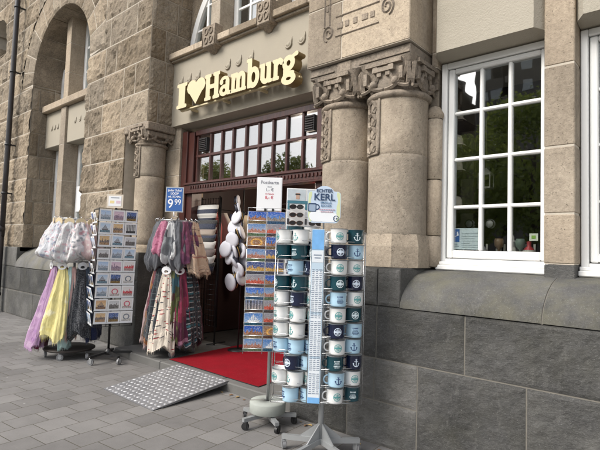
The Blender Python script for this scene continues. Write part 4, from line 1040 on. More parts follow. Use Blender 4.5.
def hanging(name, label, cat, group, mat_, c, R, th, ztop, L, w0, w1, t0, t1, folds, flare, seed, loop=False, hem=.04, skew=0.0, parent=None, waist=None):
    """a gathered scarf hanging from a hook at ring radius R, angle th"""
    NN_, MM = 72, 30; rnd = random.Random(seed); ph = [rnd.uniform(0, 6.28) for _ in range(6)]
    er = Vector((math.cos(th), math.sin(th), 0)); et = Vector((-math.sin(th), math.cos(th), 0)); o = Vector((c[0], c[1], ztop))+er*R
    vs = []; uvs = []
    for i in range(MM+1):
        v = i/MM
        if loop:
            a = .12+.88*math.sin(min(1, v*1.15)*PI*.5)**.8
            if v > .80: a *= math.sqrt(max(0, 1-((v-.80)/.2)**2))*.9+.1
            fw_ = a
        else:
            fw_ = (.10+.90*min(1, v/.85)**.62)*(1+.0*v)
            if waist: fw_ *= 1-waist*math.exp(-((v-.45)/.18)**2)
        wd = (w0+(w1-w0)*fw_)/2; tk = (t0+(t1-t0)*fw_)/2
        out = flare*v**1.3; lat = skew*v**1.2
        zz_ = -L*v
        for k in range(NN_):
            f = 2*PI*k/NN_
            fold = math.sin(f*folds+ph[0]+1.5*math.sin(v*2.2+ph[1]))*.55+math.sin(f*(folds*2+1)+ph[2]+2*v)*.25+math.sin(f*(folds//2+1)+ph[3]-2.4*v)*.45
            amp = .36*min(1, v*4+.15)
            nz_ = float(_fv(k, i, seed))
            q = 1+amp*fold+.34*nz_
            x = wd*math.copysign(abs(math.cos(f))**.8, math.cos(f))*(1+.10*fold); y = tk*math.sin(f)*q
            hz = (hem*(math.sin(f*2+ph[4])+.5*math.sin(f*5+ph[5])))*v**3 + (.018*nz_)
            p = o+et*(x+lat)+er*(y+out)+Vector((0, 0, zz_+hz)); vs.append(p); uvs.append((k/NN_*1.2, 1-v*L*1.4))
    fs = [(i*NN_+k, (i+1)*NN_+k, (i+1)*NN_+(k+1) % NN_, i*NN_+(k+1) % NN_) for i in range(MM) for k in range(NN_)]
    mb = MB(); mb.add(vs, fs, 0, True, .5, uvs)
    cb = sum((vs[MM*NN_+k] for k in range(NN_)), Vector())/NN_+Vector((0, 0, .05 if not loop else -.005))
    ct = sum((vs[k] for k in range(NN_)), Vector())/NN_+Vector((0, 0, .012))
    ring = vs[MM*NN_:]; mb.add(ring+[cb], [((k+1) % NN_, k, NN_) for k in range(NN_)], 0, True, .5, uvs[MM*NN_:]+[(.5, 0)])
    ring = vs[:NN_]; mb.add(ring+[ct], [(k, (k+1) % NN_, NN_) for k in range(NN_)], 0, True, .5, uvs[:NN_]+[(.5, 1)])
    ob = build(name, mb, mat_, None, o)
    if not loop:
        fm = MB(); rf_ = random.Random(seed+5)
        for k in range(NN_):
            p = vs[MM*NN_+k]; q = p+Vector((rf_.uniform(-.006, .006), rf_.uniform(-.006, .006), -rf_.uniform(.022, .045)))
            fm.tube([p+Vector((0, 0, .004)), (p+q)/2+Vector((rf_.uniform(-.003, .003), 0, 0)), q], [.0022, .0016, .0008], 4)
            for u_ in range(12): fm.uv[len(fm.v)-12+u_] = (k/NN_*1.2, 1-L*1.4)
        build('fringe', fm, mat_, ob)
    return tag(ob, label, cat, group)
_nt = {}
def _fv(k, i, seed):
    if seed not in _nt:
        g = np.stack(np.meshgrid(np.arange(72), np.arange(31), indexing='ij'), -1).astype(float)
        a = g[..., 0]/72*2*PI; P = np.stack([np.cos(a)*2.2+seed, np.sin(a)*2.2, g[..., 1]*.22], -1)
        _nt[seed] = fbm(P, 3, seed % 50)*2-1+.12
    return _nt[seed][k, i]

M_FLW = cloth('white_floral_cloth', 'floral', [(.66, .65, .65), (.42, .42, .47), (.60, .47, .49)], 1)
M_FLB = cloth('blue_pink_floral_cloth', 'floral', [(.62, .63, .66), (.32, .34, .43), (.56, .38, .42)], 1.2)
M_PINKP = cloth('pale_pink_cloth', 'floral', [(.66, .48, .47), (.60, .42, .40), (.72, .62, .58)], .8)
M_PINKF = cloth('pink_grey_cloth', 'floral', [(.70, .66, .66), (.60, .35, .38), (.32, .34, .36)], .9)
M_MINT = cloth('cream_mint_cloth', 'floral', [(.68, .70, .64), (.45, .52, .46), (.6, .52, .45)], .8)
M_MAROON = cloth('maroon_pink_cloth', 'patch', [(.15, .02, .05), (.26, .03, .07), (.10, .02, .05), (.36, .17, .24)], 1.2)
M_LILAC = cloth('lilac_cloth', 'floral', [(.50, .31, .50), (.60, .42, .58), (.42, .24, .45)], .6)
M_YELL = cloth('yellow_cloth', 'floral', [(.78, .69, .30), (.84, .78, .50), (.74, .64, .24)], .5)
M_AQUA = cloth('aqua_cloth', 'plain', [(.45, .62, .60)])
M_SALM = cloth('salmon_cloth', 'plain', [(.66, .42, .38)])
M_DOT = cloth('black_dotted_cloth', 'dots', [(.025, .027, .032), (.35, .36, .38)])
M_NAVY = cloth('navy_cloth', 'plain', [(.018, .026, .075)])
M_SLATE = cloth('slate_blue_cloth', 'plain', [(.10, .15, .22)])
M_GREYC = cloth('grey_cloth', 'plain', [(.13, .135, .15)])
M_PINK = cloth('bright_pink_cloth', 'marks', [(.46, .16, .25), (.32, .07, .14), (.58, .34, .40)], 1.2)
M_WGB = cloth('grey_white_black_cloth', 'patch', [(.22, .23, .24), (.60, .60, .60), (.05, .05, .06), (.30, .31, .33)], 1.4)
M_PURP = cloth('purple_burgundy_cloth', 'stripes', [(.11, .035, .08), (.20, .06, .09), (.06, .03, .08)], 1)
M_MAG = cloth('magenta_cloth', 'patch', [(.17, .045, .09), (.10, .03, .07), (.26, .09, .12)], 1.5)
M_TARTAN = cloth('beige_check_cloth', 'tartan', [(.58, .42, .30), (.35, .03, .03), (.05, .04, .04), (.72, .62, .50)], .9)
M_ORG = cloth('rust_cloth', 'patch', [(.34, .14, .05), (.20, .05, .08), (.12, .08, .06), (.30, .20, .18)], 1)
M_DPLAID = cloth('dark_check_cloth', 'tartan', [(.025, .028, .035), (.14, .15, .16), (.01, .06, .07)], 3)
M_MARKS = cloth('cream_marked_cloth', 'marks', [(.70, .62, .52), (.35, .05, .05), (.06, .06, .07)], 1)
M_OLIVE = cloth('olive_brown_cloth', 'patch', [(.05, .055, .022), (.10, .11, .035), (.07, .03, .03), (.03, .09, .12), (.11, .02, .025)], 2.6)
M_TEALS = cloth('black_teal_striped_cloth', 'stripes', [(.018, .022, .026), (.03, .13, .16), (.40, .42, .42)], 2.4)
M_PLUM = cloth('plum_cloth', 'plain', [(.09, .025, .04)])
M_GREEN = cloth('dark_green_cloth', 'stripes', [(.02, .07, .06), (.03, .20, .18)], 2)

def rack_stand(label, c, z0, rz, ring_z, Rr, disc=True, arms=False):
    t = empty('scarf_rack', label, 'clothes rack', (c[0], c[1], z0), 0)
    mb = MB()
    if disc:
        mb.lathe([(0, z0+.095), (.30, z0+.095), (.315, z0+.105), (.315, z0+.118), (.30, z0+.125), (0, z0+.128)], (c[0], c[1], 0), 32)
        base = build('base', mb, plain('dark_board', (.035, .028, .024), .7, var=.3), t)
        ang = [rz+k*2*PI/5 for k in range(5)]; rad = .285; top = .095
    else:
        mb.lathe([(.005, z0+.13), (.27, z0+.13), (.28, z0+.135), (.28, z0+.14), (.0, z0+.142)], (c[0], c[1], 0), 32)
        for k in range(4):
            a = rz+k*PI/2; mb.bar((c[0], c[1], z0+.12), (c[0]+.30*math.cos(a), c[1]+.30*math.sin(a), z0+.12), .03, .02)
        base = build('base', mb, M_BLACK, t); ang = [rz+k*PI/2 for k in range(4)]; rad = .285; top = .12
    for a in ang: castor(base, c[0]+rad*math.cos(a), c[1]+rad*math.sin(a), a+1.9, .041, top, z0)
    mb = MB(); mb.tube([(c[0], c[1], z0+.12), (c[0], c[1], max(ring_z)+.03)], .016, 12); build('pole', mb, M_BLACK if not disc else M_GREYP, t)
    for z in ring_z:
        mb = MB(); mb.tube([(c[0]+Rr*math.cos(a), c[1]+Rr*math.sin(a), z) for a in np.linspace(0, 2*PI, 33)[:-1]], .006, 6, 0, True)
        for k in range(4):
            a = k*PI/2+.3; mb.tube([(c[0], c[1], z), (c[0]+Rr*math.cos(a), c[1]+Rr*math.sin(a), z)], .005, 6)
        build('ring', mb, M_CHROME, t)
    return t
def hooks(t, c, z, R, angs, mat_, wood):
    for a in angs:
        mb = MB(); ca, sa = math.cos(a), math.sin(a)
        mb.tube([(c[0]+ca*R, c[1]+sa*R, z+.004), (c[0]+ca*(R+.02), c[1]+sa*(R+.02), z+.03), (c[0]+ca*(R+.045), c[1]+sa*(R+.045), z+.01), (c[0]+ca*(R+.035), c[1]+sa*(R+.035), z-.03)], .004, 6)
        h_ = build('hanger', mb, M_CHROME, t)
        if wood:
            mb = MB()
            sdf_prism(mb, lambda X, Z: np.maximum(sd_ell(X, Z, 0, 0, .062, .05), -sd_ell(X, Z, 0, -.014, .028, .018)), -.07, .07, -.06, .06, .01,
                      lambda x_, z_, d: (c[0]+ca*(R+.045+d)-sa*x_, c[1]+sa*(R+.045+d)+ca*x_, z-.045+z_), .006, 0, 0, True)
            build('hanger_card', mb, mat_, h_)
RA = math.radians
c1 = (-6.47, 2.86); f1 = math.atan2(-c1[1], -c1[0])      # direction of the street side
R1 = rack_stand('round wheeled scarf rack with pale floral and yellow scarves beside the left wall', c1, 0, f1-.42, (1.80, 1.235), .235)
up1 = [(-82, M_FLW, 'white floral loop scarf at the left of the upper ring'), (-48, M_FLB, 'white loop scarf with blue and pink flowers on the upper ring'), (-18, M_FLW, 'crumpled white and grey flowered loop scarf in the upper middle'), (10, M_PINKF, 'white loop scarf with red and grey flowers on the upper ring'),
       (38, M_PINKP, 'plain pale pink loop scarf on the upper ring'), (66, M_MINT, 'cream and mint loop scarf at the right of the upper ring'), (96, M_MINT, 'pale green loop scarf next to the postcard tower'), (150, M_FLW, 'white loop scarf at the wall side of the upper ring'), (215, M_FLB, 'flowered loop scarf at the back left of the upper ring')]
for k, (d, m_, lb) in enumerate(up1):
    hanging('loop_scarf', lb+' of the pale scarf rack' if len(lb.split()) < 11 else lb, 'scarf', 'scarves on the pale scarf rack', m_, c1, .245, f1+RA(d), 1.755, .45+.03*(k % 3), .07, .37, .05, .27, 7, .075, 20+k, True, .02)
lo1 = [(-80, M_MAROON, 'maroon and pink patterned scarf behind the lilac one', .26, .98, -.06, .10, .16), (-62, M_LILAC, 'lilac scarf blowing out at the left of the rack', .26, .98, -.14, .15, .30), (-30, M_YELL, 'long lemon yellow scarf at the front of the rack', .28, .86, -.03, .11, .06), (-8, M_AQUA, 'aqua scarf showing below the yellow one', .13, .97, -.03, .02, .05), (-2, M_SALM, 'salmon pink scarf between the yellow and the black', .12, .84, .01, .03, .05), (20, M_DOT, 'black scarf with small pale dots on the lower ring', .25, .86, -.0, .07, .05), (36, M_SLATE, 'slate blue scarf edging the black dotted one', .12, .62, 0, .07, .02), (52, M_NAVY, 'navy scarf hanging beside the black postcard tower', .25, .90, .02, .06, .04), (86, M_NAVY, 'dark blue scarf at the right of the lower ring', .22, .88, .0, .04, .0), (150, M_DOT, 'black scarf at the wall side of the lower ring', .25, .85, 0, .03, 0), (210, M_MAROON, 'maroon scarf at the back of the lower ring', .25, .9, 0, .03, 0)]
for k, (d, m_, lb, w_, L, sk, fl, x_) in enumerate(lo1):
    hanging('scarf', lb, 'scarf', 'scarves on the pale scarf rack', m_, c1, .25, f1+RA(d), 1.17, L, .05, w_*1.12, .03, .15 if w_ > .2 else .09, 7, fl, 60+k, False, .05, sk)
hooks(R1, c1, 1.80, .235, [f1+RA(d) for d in (-82, -48, -18, 10, 38, 66, 96)], M_WOODL, True)
hooks(R1, c1, 1.235, .235, [f1+RA(d) for d in (-72, -30, 20, 52)], M_PAPER, True)

c2 = (-5.43, 3.72); f2 = math.atan2(-c2[1], -c2[0])
R2 = rack_stand('wheeled rack of dark and checked scarves standing on the doorstep', c2, .094, f2-.02, (1.82, 1.22), .235, False)
up2 = [(-90, M_GREYC, 'dark grey loop scarf at the left end of the doorstep rack', .62), (-62, M_GREYC, 'grey loop scarf next to the pink one', .60), (-42, M_PINK, 'bright pink knotted scarf on the doorstep rack', .46), (-16, M_WGB, 'grey white and black patterned loop scarf on the doorstep rack', .52), (4, M_GREYC, 'dark grey scarf behind the patchwork grey one', .60),
       (24, M_MAG, 'magenta scarf in the middle of the doorstep rack', .55), (42, M_PURP, 'purple and burgundy striped scarf on the doorstep rack', .50), (56, M_TARTAN, 'beige scarf with red and black check lines', .64), (82, M_TARTAN, 'beige checked scarf nearest the shop door', .66), (150, M_GREYC, 'grey scarf at the wall side of the doorstep rack', .6), (215, M_PURP, 'purple scarf at the back of the doorstep rack', .6)]
for k, (d, m_, lb, L) in enumerate(up2):
    hanging('loop_scarf', lb, 'scarf', 'scarves on the doorstep rack', m_, c2, .235, f2+RA(d), 1.80, L, .06, .23 if k not in (7, 8) else .36, .05, .19, 6, .06 if k not in (7, 8) else .12, 120+k, k not in (5, 7, 8), .03)
lo2 = [(-88, M_PINKP, 'dusty pink scarf at the left of the lower ring', .20), (-70, M_ORG, 'rust and wine coloured scarf on the lower ring', .17), (-50, M_DPLAID, 'black and grey checked scarf left of the cream one', .20), (-22, M_MARKS, 'long cream scarf with small dark red marks', .27), (2, M_OLIVE, 'olive brown and teal patchwork scarf right of the cream one', .20), (22, M_MAROON, 'maroon and pink patchwork scarf beside the striped one', .20), (42, M_TEALS, 'black scarf with teal stripes on the lower ring', .18), (60, M_DPLAID, 'dark checked scarf below the beige check', .18), (78, M_TEALS, 'black and teal striped scarf nearest the door', .19), (98, M_PLUM, 'plum scarf at the right end of the lower ring', .2), (150, M_DPLAID, 'dark checked scarf at the wall side of the lower ring', .22), (210, M_ORG, 'rust scarf at the back of the lower ring', .22)]
for k, (d, m_, lb, w_) in enumerate(lo2):
    hanging('scarf', lb, 'scarf', 'scarves on the doorstep rack', m_, c2, .245, f2+RA(d), 1.19, .94-.03*(k % 3) if k != 3 else .99, .05, w_*1.25, .03, .15, 7, .07 if k != 3 else .10, 160+k, False, .04)
hooks(R2, c2, 1.82, .235, [f2+RA(d) for d in (-90, -62, -42, -16, 4, 24, 42, 66, 92)], M_BLACK, False)
hooks(R2, c2, 1.22, .235, [f2+RA(d) for d in (-22, 12)], M_PAPER, True)
# blue price sign on the doorstep rack
M_BLUE = plain('blue_print', (.03, .12, .38), .5); M_WPRINT = plain('white_print', (.85, .85, .87), .5)
ryz = math.atan2(rr.y, rr.x)      # facing of small signs: square to the street-side approach
def sign_frame(parent, cx, cy, z0, z1, w_, ry, frame_mat, face_mat, fr=.012, name='price_sign', th_=.008):
    ex = Vector((math.cos(ry), math.sin(ry), 0)); n = Vector((ex.y, -ex.x, 0)); mb = MB()
    mb.obox((cx, cy, (z0+z1)/2), ex*w_/2, n*th_/2, (0, 0, (z1-z0)/2)); o = build(name, mb, frame_mat, parent)
    mb = MB(); c = Vector((cx, cy, (z0+z1)/2))+n*(th_/2+.0015); mb.obox(c, ex*(w_/2-fr), n*.001, (0, 0, (z1-z0)/2-fr)); f = build('face', mb, face_mat, o)
    return o, ex, n
def on_sign(o, body, c, size, mt, ry, off, sx=1, bold=0, align='CENTER'):
    q = Vector(c)-Vector(parent_loc(o)); text_obj('lettering', body, size, mt, o, q, (PI/2, 0, ry), .0006, bold, align, sx)
def parent_loc(o):
    s = Vector((0, 0, 0))
    while o is not None: s += Vector(o.location); o = o.parent
    return s
sg, ex, n_ = sign_frame(R2, c2[0]+.06, c2[1]-.10, 1.93, 2.26, .235, ryz, M_STEEL, M_BLUE, .014)
cc = Vector((c2[0]+.06, c2[1]-.10, 0))+n_*.0075
on_sign(sg, 'jeder Schal', cc+Vector((0, 0, 2.215)), .040, M_WPRINT, ryz, 0, 1, .0006)
on_sign(sg, 'LOOP', cc+Vector((0, 0, 2.172)), .040, M_WPRINT, ryz, 0, 1, .001)
on_sign(sg, 'od. SCHAL', cc+Vector((0, 0, 2.132)), .036, M_WPRINT, ryz, 0, 1, .001)
on_sign(sg, '9', cc+ex*-.05+Vector((0, 0, 2.035)), .165, M_WPRINT, ryz, 0, .9, .002)
on_sign(sg, '99', cc+ex*.045+Vector((0, 0, 2.058)), .105, M_WPRINT, ryz, 0, .85, .0006)
mb = MB(); mb.tube([(c2[0]+.06, c2[1]-.10, 1.87), (c2[0]+.06, c2[1]-.10, 1.935)], .008, 8); mb.bar((c2[0], c2[1], 1.88), (c2[0]+.06, c2[1]-.10, 1.88), .012); build('sign_stem', mb, M_PAPER, R2)

# ------------------------------------------------------------------ postcards
def card_pic(name, skyc, sky2, mid, low, style=0):
    m, t, b = nodes(name); b.inputs['Roughness'].default_value = .25; b.inputs['Specular IOR Level'].default_value = .5
    uv = t.nodes.new('ShaderNodeTexCoord').outputs['UV']; oi = t.nodes.new('ShaderNodeObjectInfo')
    s = t.nodes.new('ShaderNodeSeparateXYZ'); t.links.new(uv, s.inputs[0]); u, v = s.outputs[0], s.outputs[1]
    rn = math_(t, 'MULTIPLY', oi.outputs['Random'], 40)
    cmb = t.nodes.new('ShaderNodeCombineXYZ'); t.links.new(math_(t, 'ADD', math_(t, 'MULTIPLY', u, 7), rn), cmb.inputs[0]); t.links.new(rn, cmb.inputs[1])
    n = t.nodes.new('ShaderNodeTexNoise'); n.inputs['Scale'].default_value = 1.3; n.inputs['Detail'].default_value = 5; t.links.new(cmb.outputs[0], n.inputs['Vector'])
    cmb2 = t.nodes.new('ShaderNodeCombineXYZ'); t.links.new(math_(t, 'ADD', math_(t, 'MULTIPLY', u, 15), rn), cmb2.inputs[0]); t.links.new(math_(t, 'MULTIPLY', v, 13), cmb2.inputs[1]); t.links.new(rn, cmb2.inputs[2])
    n2 = t.nodes.new('ShaderNodeTexNoise'); n2.inputs['Scale'].default_value = 1.0; n2.inputs['Detail'].default_value = 4; t.links.new(cmb2.outputs[0], n2.inputs['Vector'])
    c = mix(t, v, sky2, skyc); c = mix(t, ramp(t, n2.outputs['Fac'], [(.5, (0, 0, 0)), (.7, (.5, .5, .5))]), c, (.8, .8, .82))
    hgt = math_(t, 'ADD', math_(t, 'MULTIPLY', n.outputs['Fac'], .75), .16)
    spire = math_(t, 'MULTIPLY', math_(t, 'LESS_THAN', math_(t, 'ABSOLUTE', math_(t, 'SUBTRACT', u, math_(t, 'ADD', math_(t, 'MULTIPLY', oi.outputs['Random'], .5), .25))), .035), .22)
    f = math_(t, 'LESS_THAN', v, math_(t, 'ADD', hgt, spire))
    if style == 1:      # round motif
        dx = math_(t, 'SUBTRACT', u, .5); dy = math_(t, 'SUBTRACT', v, .52); q = math_(t, 'SQRT', math_(t, 'ADD', math_(t, 'MULTIPLY', dx, dx), math_(t, 'MULTIPLY', dy, dy)))
        f = math_(t, 'MULTIPLY', math_(t, 'LESS_THAN', q, .34), math_(t, 'GREATER_THAN', math_(t, 'ADD', q, math_(t, 'MULTIPLY', n2.outputs['Fac'], .15)), .30))
    if style == 2:      # upright dark trunks or masts
        f = math_(t, 'LESS_THAN', math_(t, 'FRACT', math_(t, 'ADD', math_(t, 'MULTIPLY', u, 6), math_(t, 'MULTIPLY', n.outputs['Fac'], .5))), .42)
    if style == 3:      # a ship's hull with masts
        dx = math_(t, 'ABSOLUTE', math_(t, 'SUBTRACT', u, .5)); hull = math_(t, 'MULTIPLY', math_(t, 'LESS_THAN', math_(t, 'ADD', dx, math_(t, 'MULTIPLY', math_(t, 'SUBTRACT', .5, v), .5)), .40), math_(t, 'MULTIPLY', math_(t, 'LESS_THAN', v, .42), math_(t, 'GREATER_THAN', v, .25)))
        sail = math_(t, 'MULTIPLY', math_(t, 'LESS_THAN', math_(t, 'ADD', dx, math_(t, 'MULTIPLY', math_(t, 'SUBTRACT', v, .45), .6)), .26), math_(t, 'MULTIPLY', math_(t, 'GREATER_THAN', v, .45), math_(t, 'GREATER_THAN', math_(t, 'FRACT', math_(t, 'MULTIPLY', u, 9)), .35)))
        f = math_(t, 'MAXIMUM', hull, sail)
    v3 = t.nodes.new('ShaderNodeTexVoronoi'); v3.inputs['Scale'].default_value = 1.6; v3.distance = 'CHEBYCHEV'; t.links.new(cmb2.outputs[0], v3.inputs['Vector'])
    md = mix(t, ramp(t, v3.outputs['Color'], [(.3, (0, 0, 0)), (.7, (1, 1, 1))]), mid, [min(1, x*1.7+.10) for x in mid])
    c = mix(t, f, c, md)
    f2_ = math_(t, 'LESS_THAN', v, .27); lo_ = mix(t, ramp(t, n2.outputs['Fac'], [(.4, (0, 0, 0)), (.6, (1, 1, 1))]), low, [x*.4 for x in low]); c = mix(t, f2_, c, lo_)
    t.links.new(c, b.inputs['Base Color']); return m
PICS = [('a pale blue harbour view', card_pic('card_pale_blue', (.36, .52, .76), (.72, .78, .84), (.24, .27, .32), (.34, .42, .50))),
        ('an orange sunset view', card_pic('card_sunset', (.60, .40, .20), (.88, .62, .30), (.12, .09, .08), (.50, .32, .18))),
        ('a pink evening view', card_pic('card_pink', (.62, .45, .58), (.85, .66, .64), (.20, .14, .20), (.48, .36, .42))),
        ('a grey city view', card_pic('card_grey', (.55, .56, .58), (.75, .75, .74), (.10, .09, .09), (.25, .24, .23))),
        ('a blue night view', card_pic('card_night', (.04, .09, .28), (.15, .22, .45), (.02, .025, .05), (.30, .20, .08))),
        ('a red and white motif', card_pic('card_red', (.74, .70, .68), (.80, .76, .74), (.38, .04, .05), (.55, .40, .38)))]
PICS += [('a round dark motif', card_pic('card_round', (.74, .72, .70), (.80, .78, .75), (.10, .12, .16), (.74, .72, .70), 1)), ('a red round motif', card_pic('card_round_red', (.76, .72, .70), (.80, .76, .74), (.40, .05, .09), (.70, .62, .60), 1)),
         ('upright dark masts', card_pic('card_masts', (.45, .46, .46), (.62, .62, .60), (.04, .04, .045), (.10, .10, .10), 2)), ('a sailing ship', card_pic('card_ship', (.45, .60, .78), (.78, .82, .85), (.09, .08, .09), (.22, .34, .42), 3)), ('a ship at sunset', card_pic('card_ship_sunset', (.62, .35, .16), (.88, .66, .36), (.06, .04, .05), (.36, .22, .14), 3))]
PICS2 = [('deep blue sky over brick warehouses', card_pic('photo_blue_brick', (.02, .09, .45), (.10, .25, .62), (.24, .10, .05), (.30, .22, .12))),
         ('a red and orange brick street', card_pic('photo_red', (.30, .30, .36), (.45, .30, .22), (.42, .06, .03), (.12, .09, .09))),
         ('yellow lit buildings at dusk', card_pic('photo_yellow', (.04, .08, .26), (.20, .20, .30), (.42, .24, .05), (.10, .10, .14))),
         ('several small town pictures', card_pic('photo_mixed', (.10, .25, .55), (.60, .55, .50), (.30, .12, .08), (.15, .22, .12))),
         ('bright blue sky over water', card_pic('photo_water', (.03, .12, .55), (.20, .40, .70), (.20, .17, .15), (.06, .14, .26)))]
def make_card(w_, h_, bd, pic, name='postcard'):
    mb = MB(); mb.box((-w_/2, -.0006, 0), (w_/2, .0006, h_)); c = build(name, mb, M_PAPER)
    mb = MB(); mb.add([(-w_/2+bd, -.0011, bd), (w_/2-bd, -.0011, bd), (w_/2-bd, -.0011, h_-bd), (-w_/2+bd, -.0011, h_-bd)], [(0, 1, 2, 3)], 0, False, .5, [(0, 0), (1, 0), (1, 1), (0, 1)])
    build('picture', mb, pic, c, None, False); return c
ORD = ['top', 'second', 'third', 'fourth', 'fifth', 'sixth', 'seventh', 'eighth', 'ninth', 'tenth', 'eleventh', 'twelfth']
# black postcard tower
k1 = (-5.893, 3.097); n1a = math.atan2(-k1[1], -k1[0])+RA(11)
T1 = empty('postcard_rack', 'tall black revolving rack full of white bordered postcards between two scarf racks', 'postcard rack', (k1[0], k1[1], 0))
mb = MB()
for k in range(5):
    a = n1a+.25+k*2*PI/5; mb.bar((k1[0], k1[1], .115), (k1[0]+.29*math.cos(a), k1[1]+.29*math.sin(a), .095), .032, .026)
mb.lathe([(0, .08), (.05, .085), (.05, .13), (.02, .16)], (k1[0], k1[1], 0), 16)
bs = build('base', mb, M_BLACK, T1)
for k in range(5):
    a = n1a+.25+k*2*PI/5; castor(bs, k1[0]+.285*math.cos(a), k1[1]+.285*math.sin(a), a+2.0, .038, .085, 0)
mb = MB(); mb.tube([(k1[0], k1[1], .12), (k1[0], k1[1], 1.98)], .014, 12); build('pole', mb, M_BLACK, T1)
HW = .232; Z0c, NR, PIT = .50, 9, .1585
ev = Vector((-math.sin(n1a), math.cos(n1a), 0)); nv = Vector((math.cos(n1a), math.sin(n1a), 0)); K1 = Vector((k1[0], k1[1], 0))
mb = MB()
for s1 in (-1, 1):
    for s2 in (-1, 1): mb.bar(K1+ev*HW*s1+nv*HW*.72*s2+Vector((0, 0, .46)), K1+ev*HW*s1+nv*HW*.72*s2+Vector((0, 0, 1.93)), .008)
for q in (-1, 1):
    for s2 in (-1, 1): mb.bar(K1+ev*HW*.34*q+nv*(HW*.72+.004)*s2+Vector((0, 0, .46)), K1+ev*HW*.34*q+nv*(HW*.72+.004)*s2+Vector((0, 0, 1.93)), .006)
for z in (.46, .95, 1.45, 1.93):
    for s2 in (-1, 1):
        mb.bar(K1+ev*HW+nv*HW*.72*s2+Vector((0, 0, z)), K1-ev*HW+nv*HW*.72*s2+Vector((0, 0, z)), .006); mb.bar(K1+ev*HW*s2+nv*HW*.72+Vector((0, 0, z)), K1+ev*HW*s2-nv*HW*.72+Vector((0, 0, z)), .006)
    mb.bar(K1+ev*HW+Vector((0, 0, z)), K1-ev*HW+Vector((0, 0, z)), .006); mb.bar(K1+nv*HW*.7+Vector((0, 0, z)), K1-nv*HW*.7+Vector((0, 0, z)), .006)
fr_ = build('wire_frame', mb, M_BLACK, T1)
protos = {}; cj = random.Random(77)
def put_card(pics, pk, w_, h_, bd, K, nrm_, base, tilt, label, group, key):
    kk = (key, pk)
    if kk not in protos: c = protos[kk] = make_card(w_, h_, bd, pics[pk][1])
    else: c = copy_tree(protos[kk])
    rz = math.atan2(nrm_.y, nrm_.x)+PI/2
    c.location = base+Vector((0, 0, cj.uniform(-.002, .002))); c.rotation_euler = (-tilt+cj.uniform(-.05, .03), cj.uniform(-.02, .02), rz+cj.uniform(-.03, .03)); tag(c, label, 'postcard', group); return c
trays = MB(); rnd = random.Random(33)
colw = ['left', 'middle', 'right']
pick1 = [[0, 2, 4], [9, 1, 8], [1, 9, 3], [3, 0, 9], [0, 2, 5], [9, 4, 6], [0, 7, 5], [10, 3, 7], [1, 4, 6]]
def tray(K, e_, n__, off, half, z, h_, tl):
    b0 = K+n__*off; 
    c = b0+n__*.012+Vector((0, 0, z+h_*.20)); trays.obox(c, e_*half, Vector((0, 0, 0))+n__*.001, Vector((0, 0, h_*.20))+n__*(math.tan(tl)*h_*.0))
    trays.obox(b0+n__*.004+Vector((0, 0, z+.002)), e_*half, n__*.012, Vector((0, 0, .002)))
for r_ in range(NR):
    z = Z0c+PIT*(NR-1-r_)
    for cI in range(3):
        base = K1+nv*(HW*.72+.012)+ev*(-HW+HW/3*(2*cI+1))+Vector((0, 0, z+.004))
        pk = pick1[r_][cI]
        put_card(PICS, pk, .151, .146, .018, K1, nv, base, RA(-9), 'postcard of %s, %s row, %s column of the black rack' % (PICS[pk][0], ORD[r_], colw[cI]), 'postcards on the black rack', 'a')
    # left side face (seen narrow)
    for cI in range(2):
        base = K1-ev*(HW+.012)+nv*(-HW*.72+HW*.72*(.5+cI))+Vector((0, 0, z-.02))
        pk = rnd.choice([3, 0, 4]); put_card(PICS, pk, .151, .130, .018, K1, -ev, base, RA(-12), 'postcard of %s, narrow left side, %s row, %s pocket' % (PICS[pk][0], ORD[r_], ['far', 'near'][cI]), 'postcards on the black rack', 'a')
    for off, e_, n__, half, dz in ((HW*.72, ev, nv, HW, 0), (HW, nv, -ev, HW*.72, -.024)):
        b0 = K1+n__*off
        trays.obox(b0+n__*.006+Vector((0, 0, z+dz)), e_*half, n__*.014, Vector((0, 0, .0015)))
        trays.obox(b0+n__*.020+Vector((0, 0, z+dz+.006)), e_*half, n__*.0008, Vector((0, 0, .006)))
build('card_tray', trays, M_GLAZE, T1)
sg, ex, n_ = sign_frame(T1, k1[0], k1[1]-.02, 1.955, 2.13, .21, ryz, plain('cream_card', (.66, .58, .48), .6), M_PAPER, .022, 'header_card')
mb = MB()
cc = Vector((k1[0], k1[1]-.02, 0))+n_*.007
mb.obox(cc+ex*-.035+Vector((0, 0, 2.03)), ex*.028, n_*.0005, (0, 0, .018)); mb.obox(cc+ex*.045+Vector((0, 0, 2.03)), ex*.028, n_*.0005, (0, 0, .018), 1); mb.obox(cc+Vector((0, 0, 2.085)), ex*.055, n_*.0005, (0, 0, .005), 2)
build('card_print', mb, [plain('yellow_ink', (.75, .62, .30), .6), plain('pink_ink', (.66, .48, .55), .6), plain('grey_ink', (.20, .22, .26), .6)], sg)

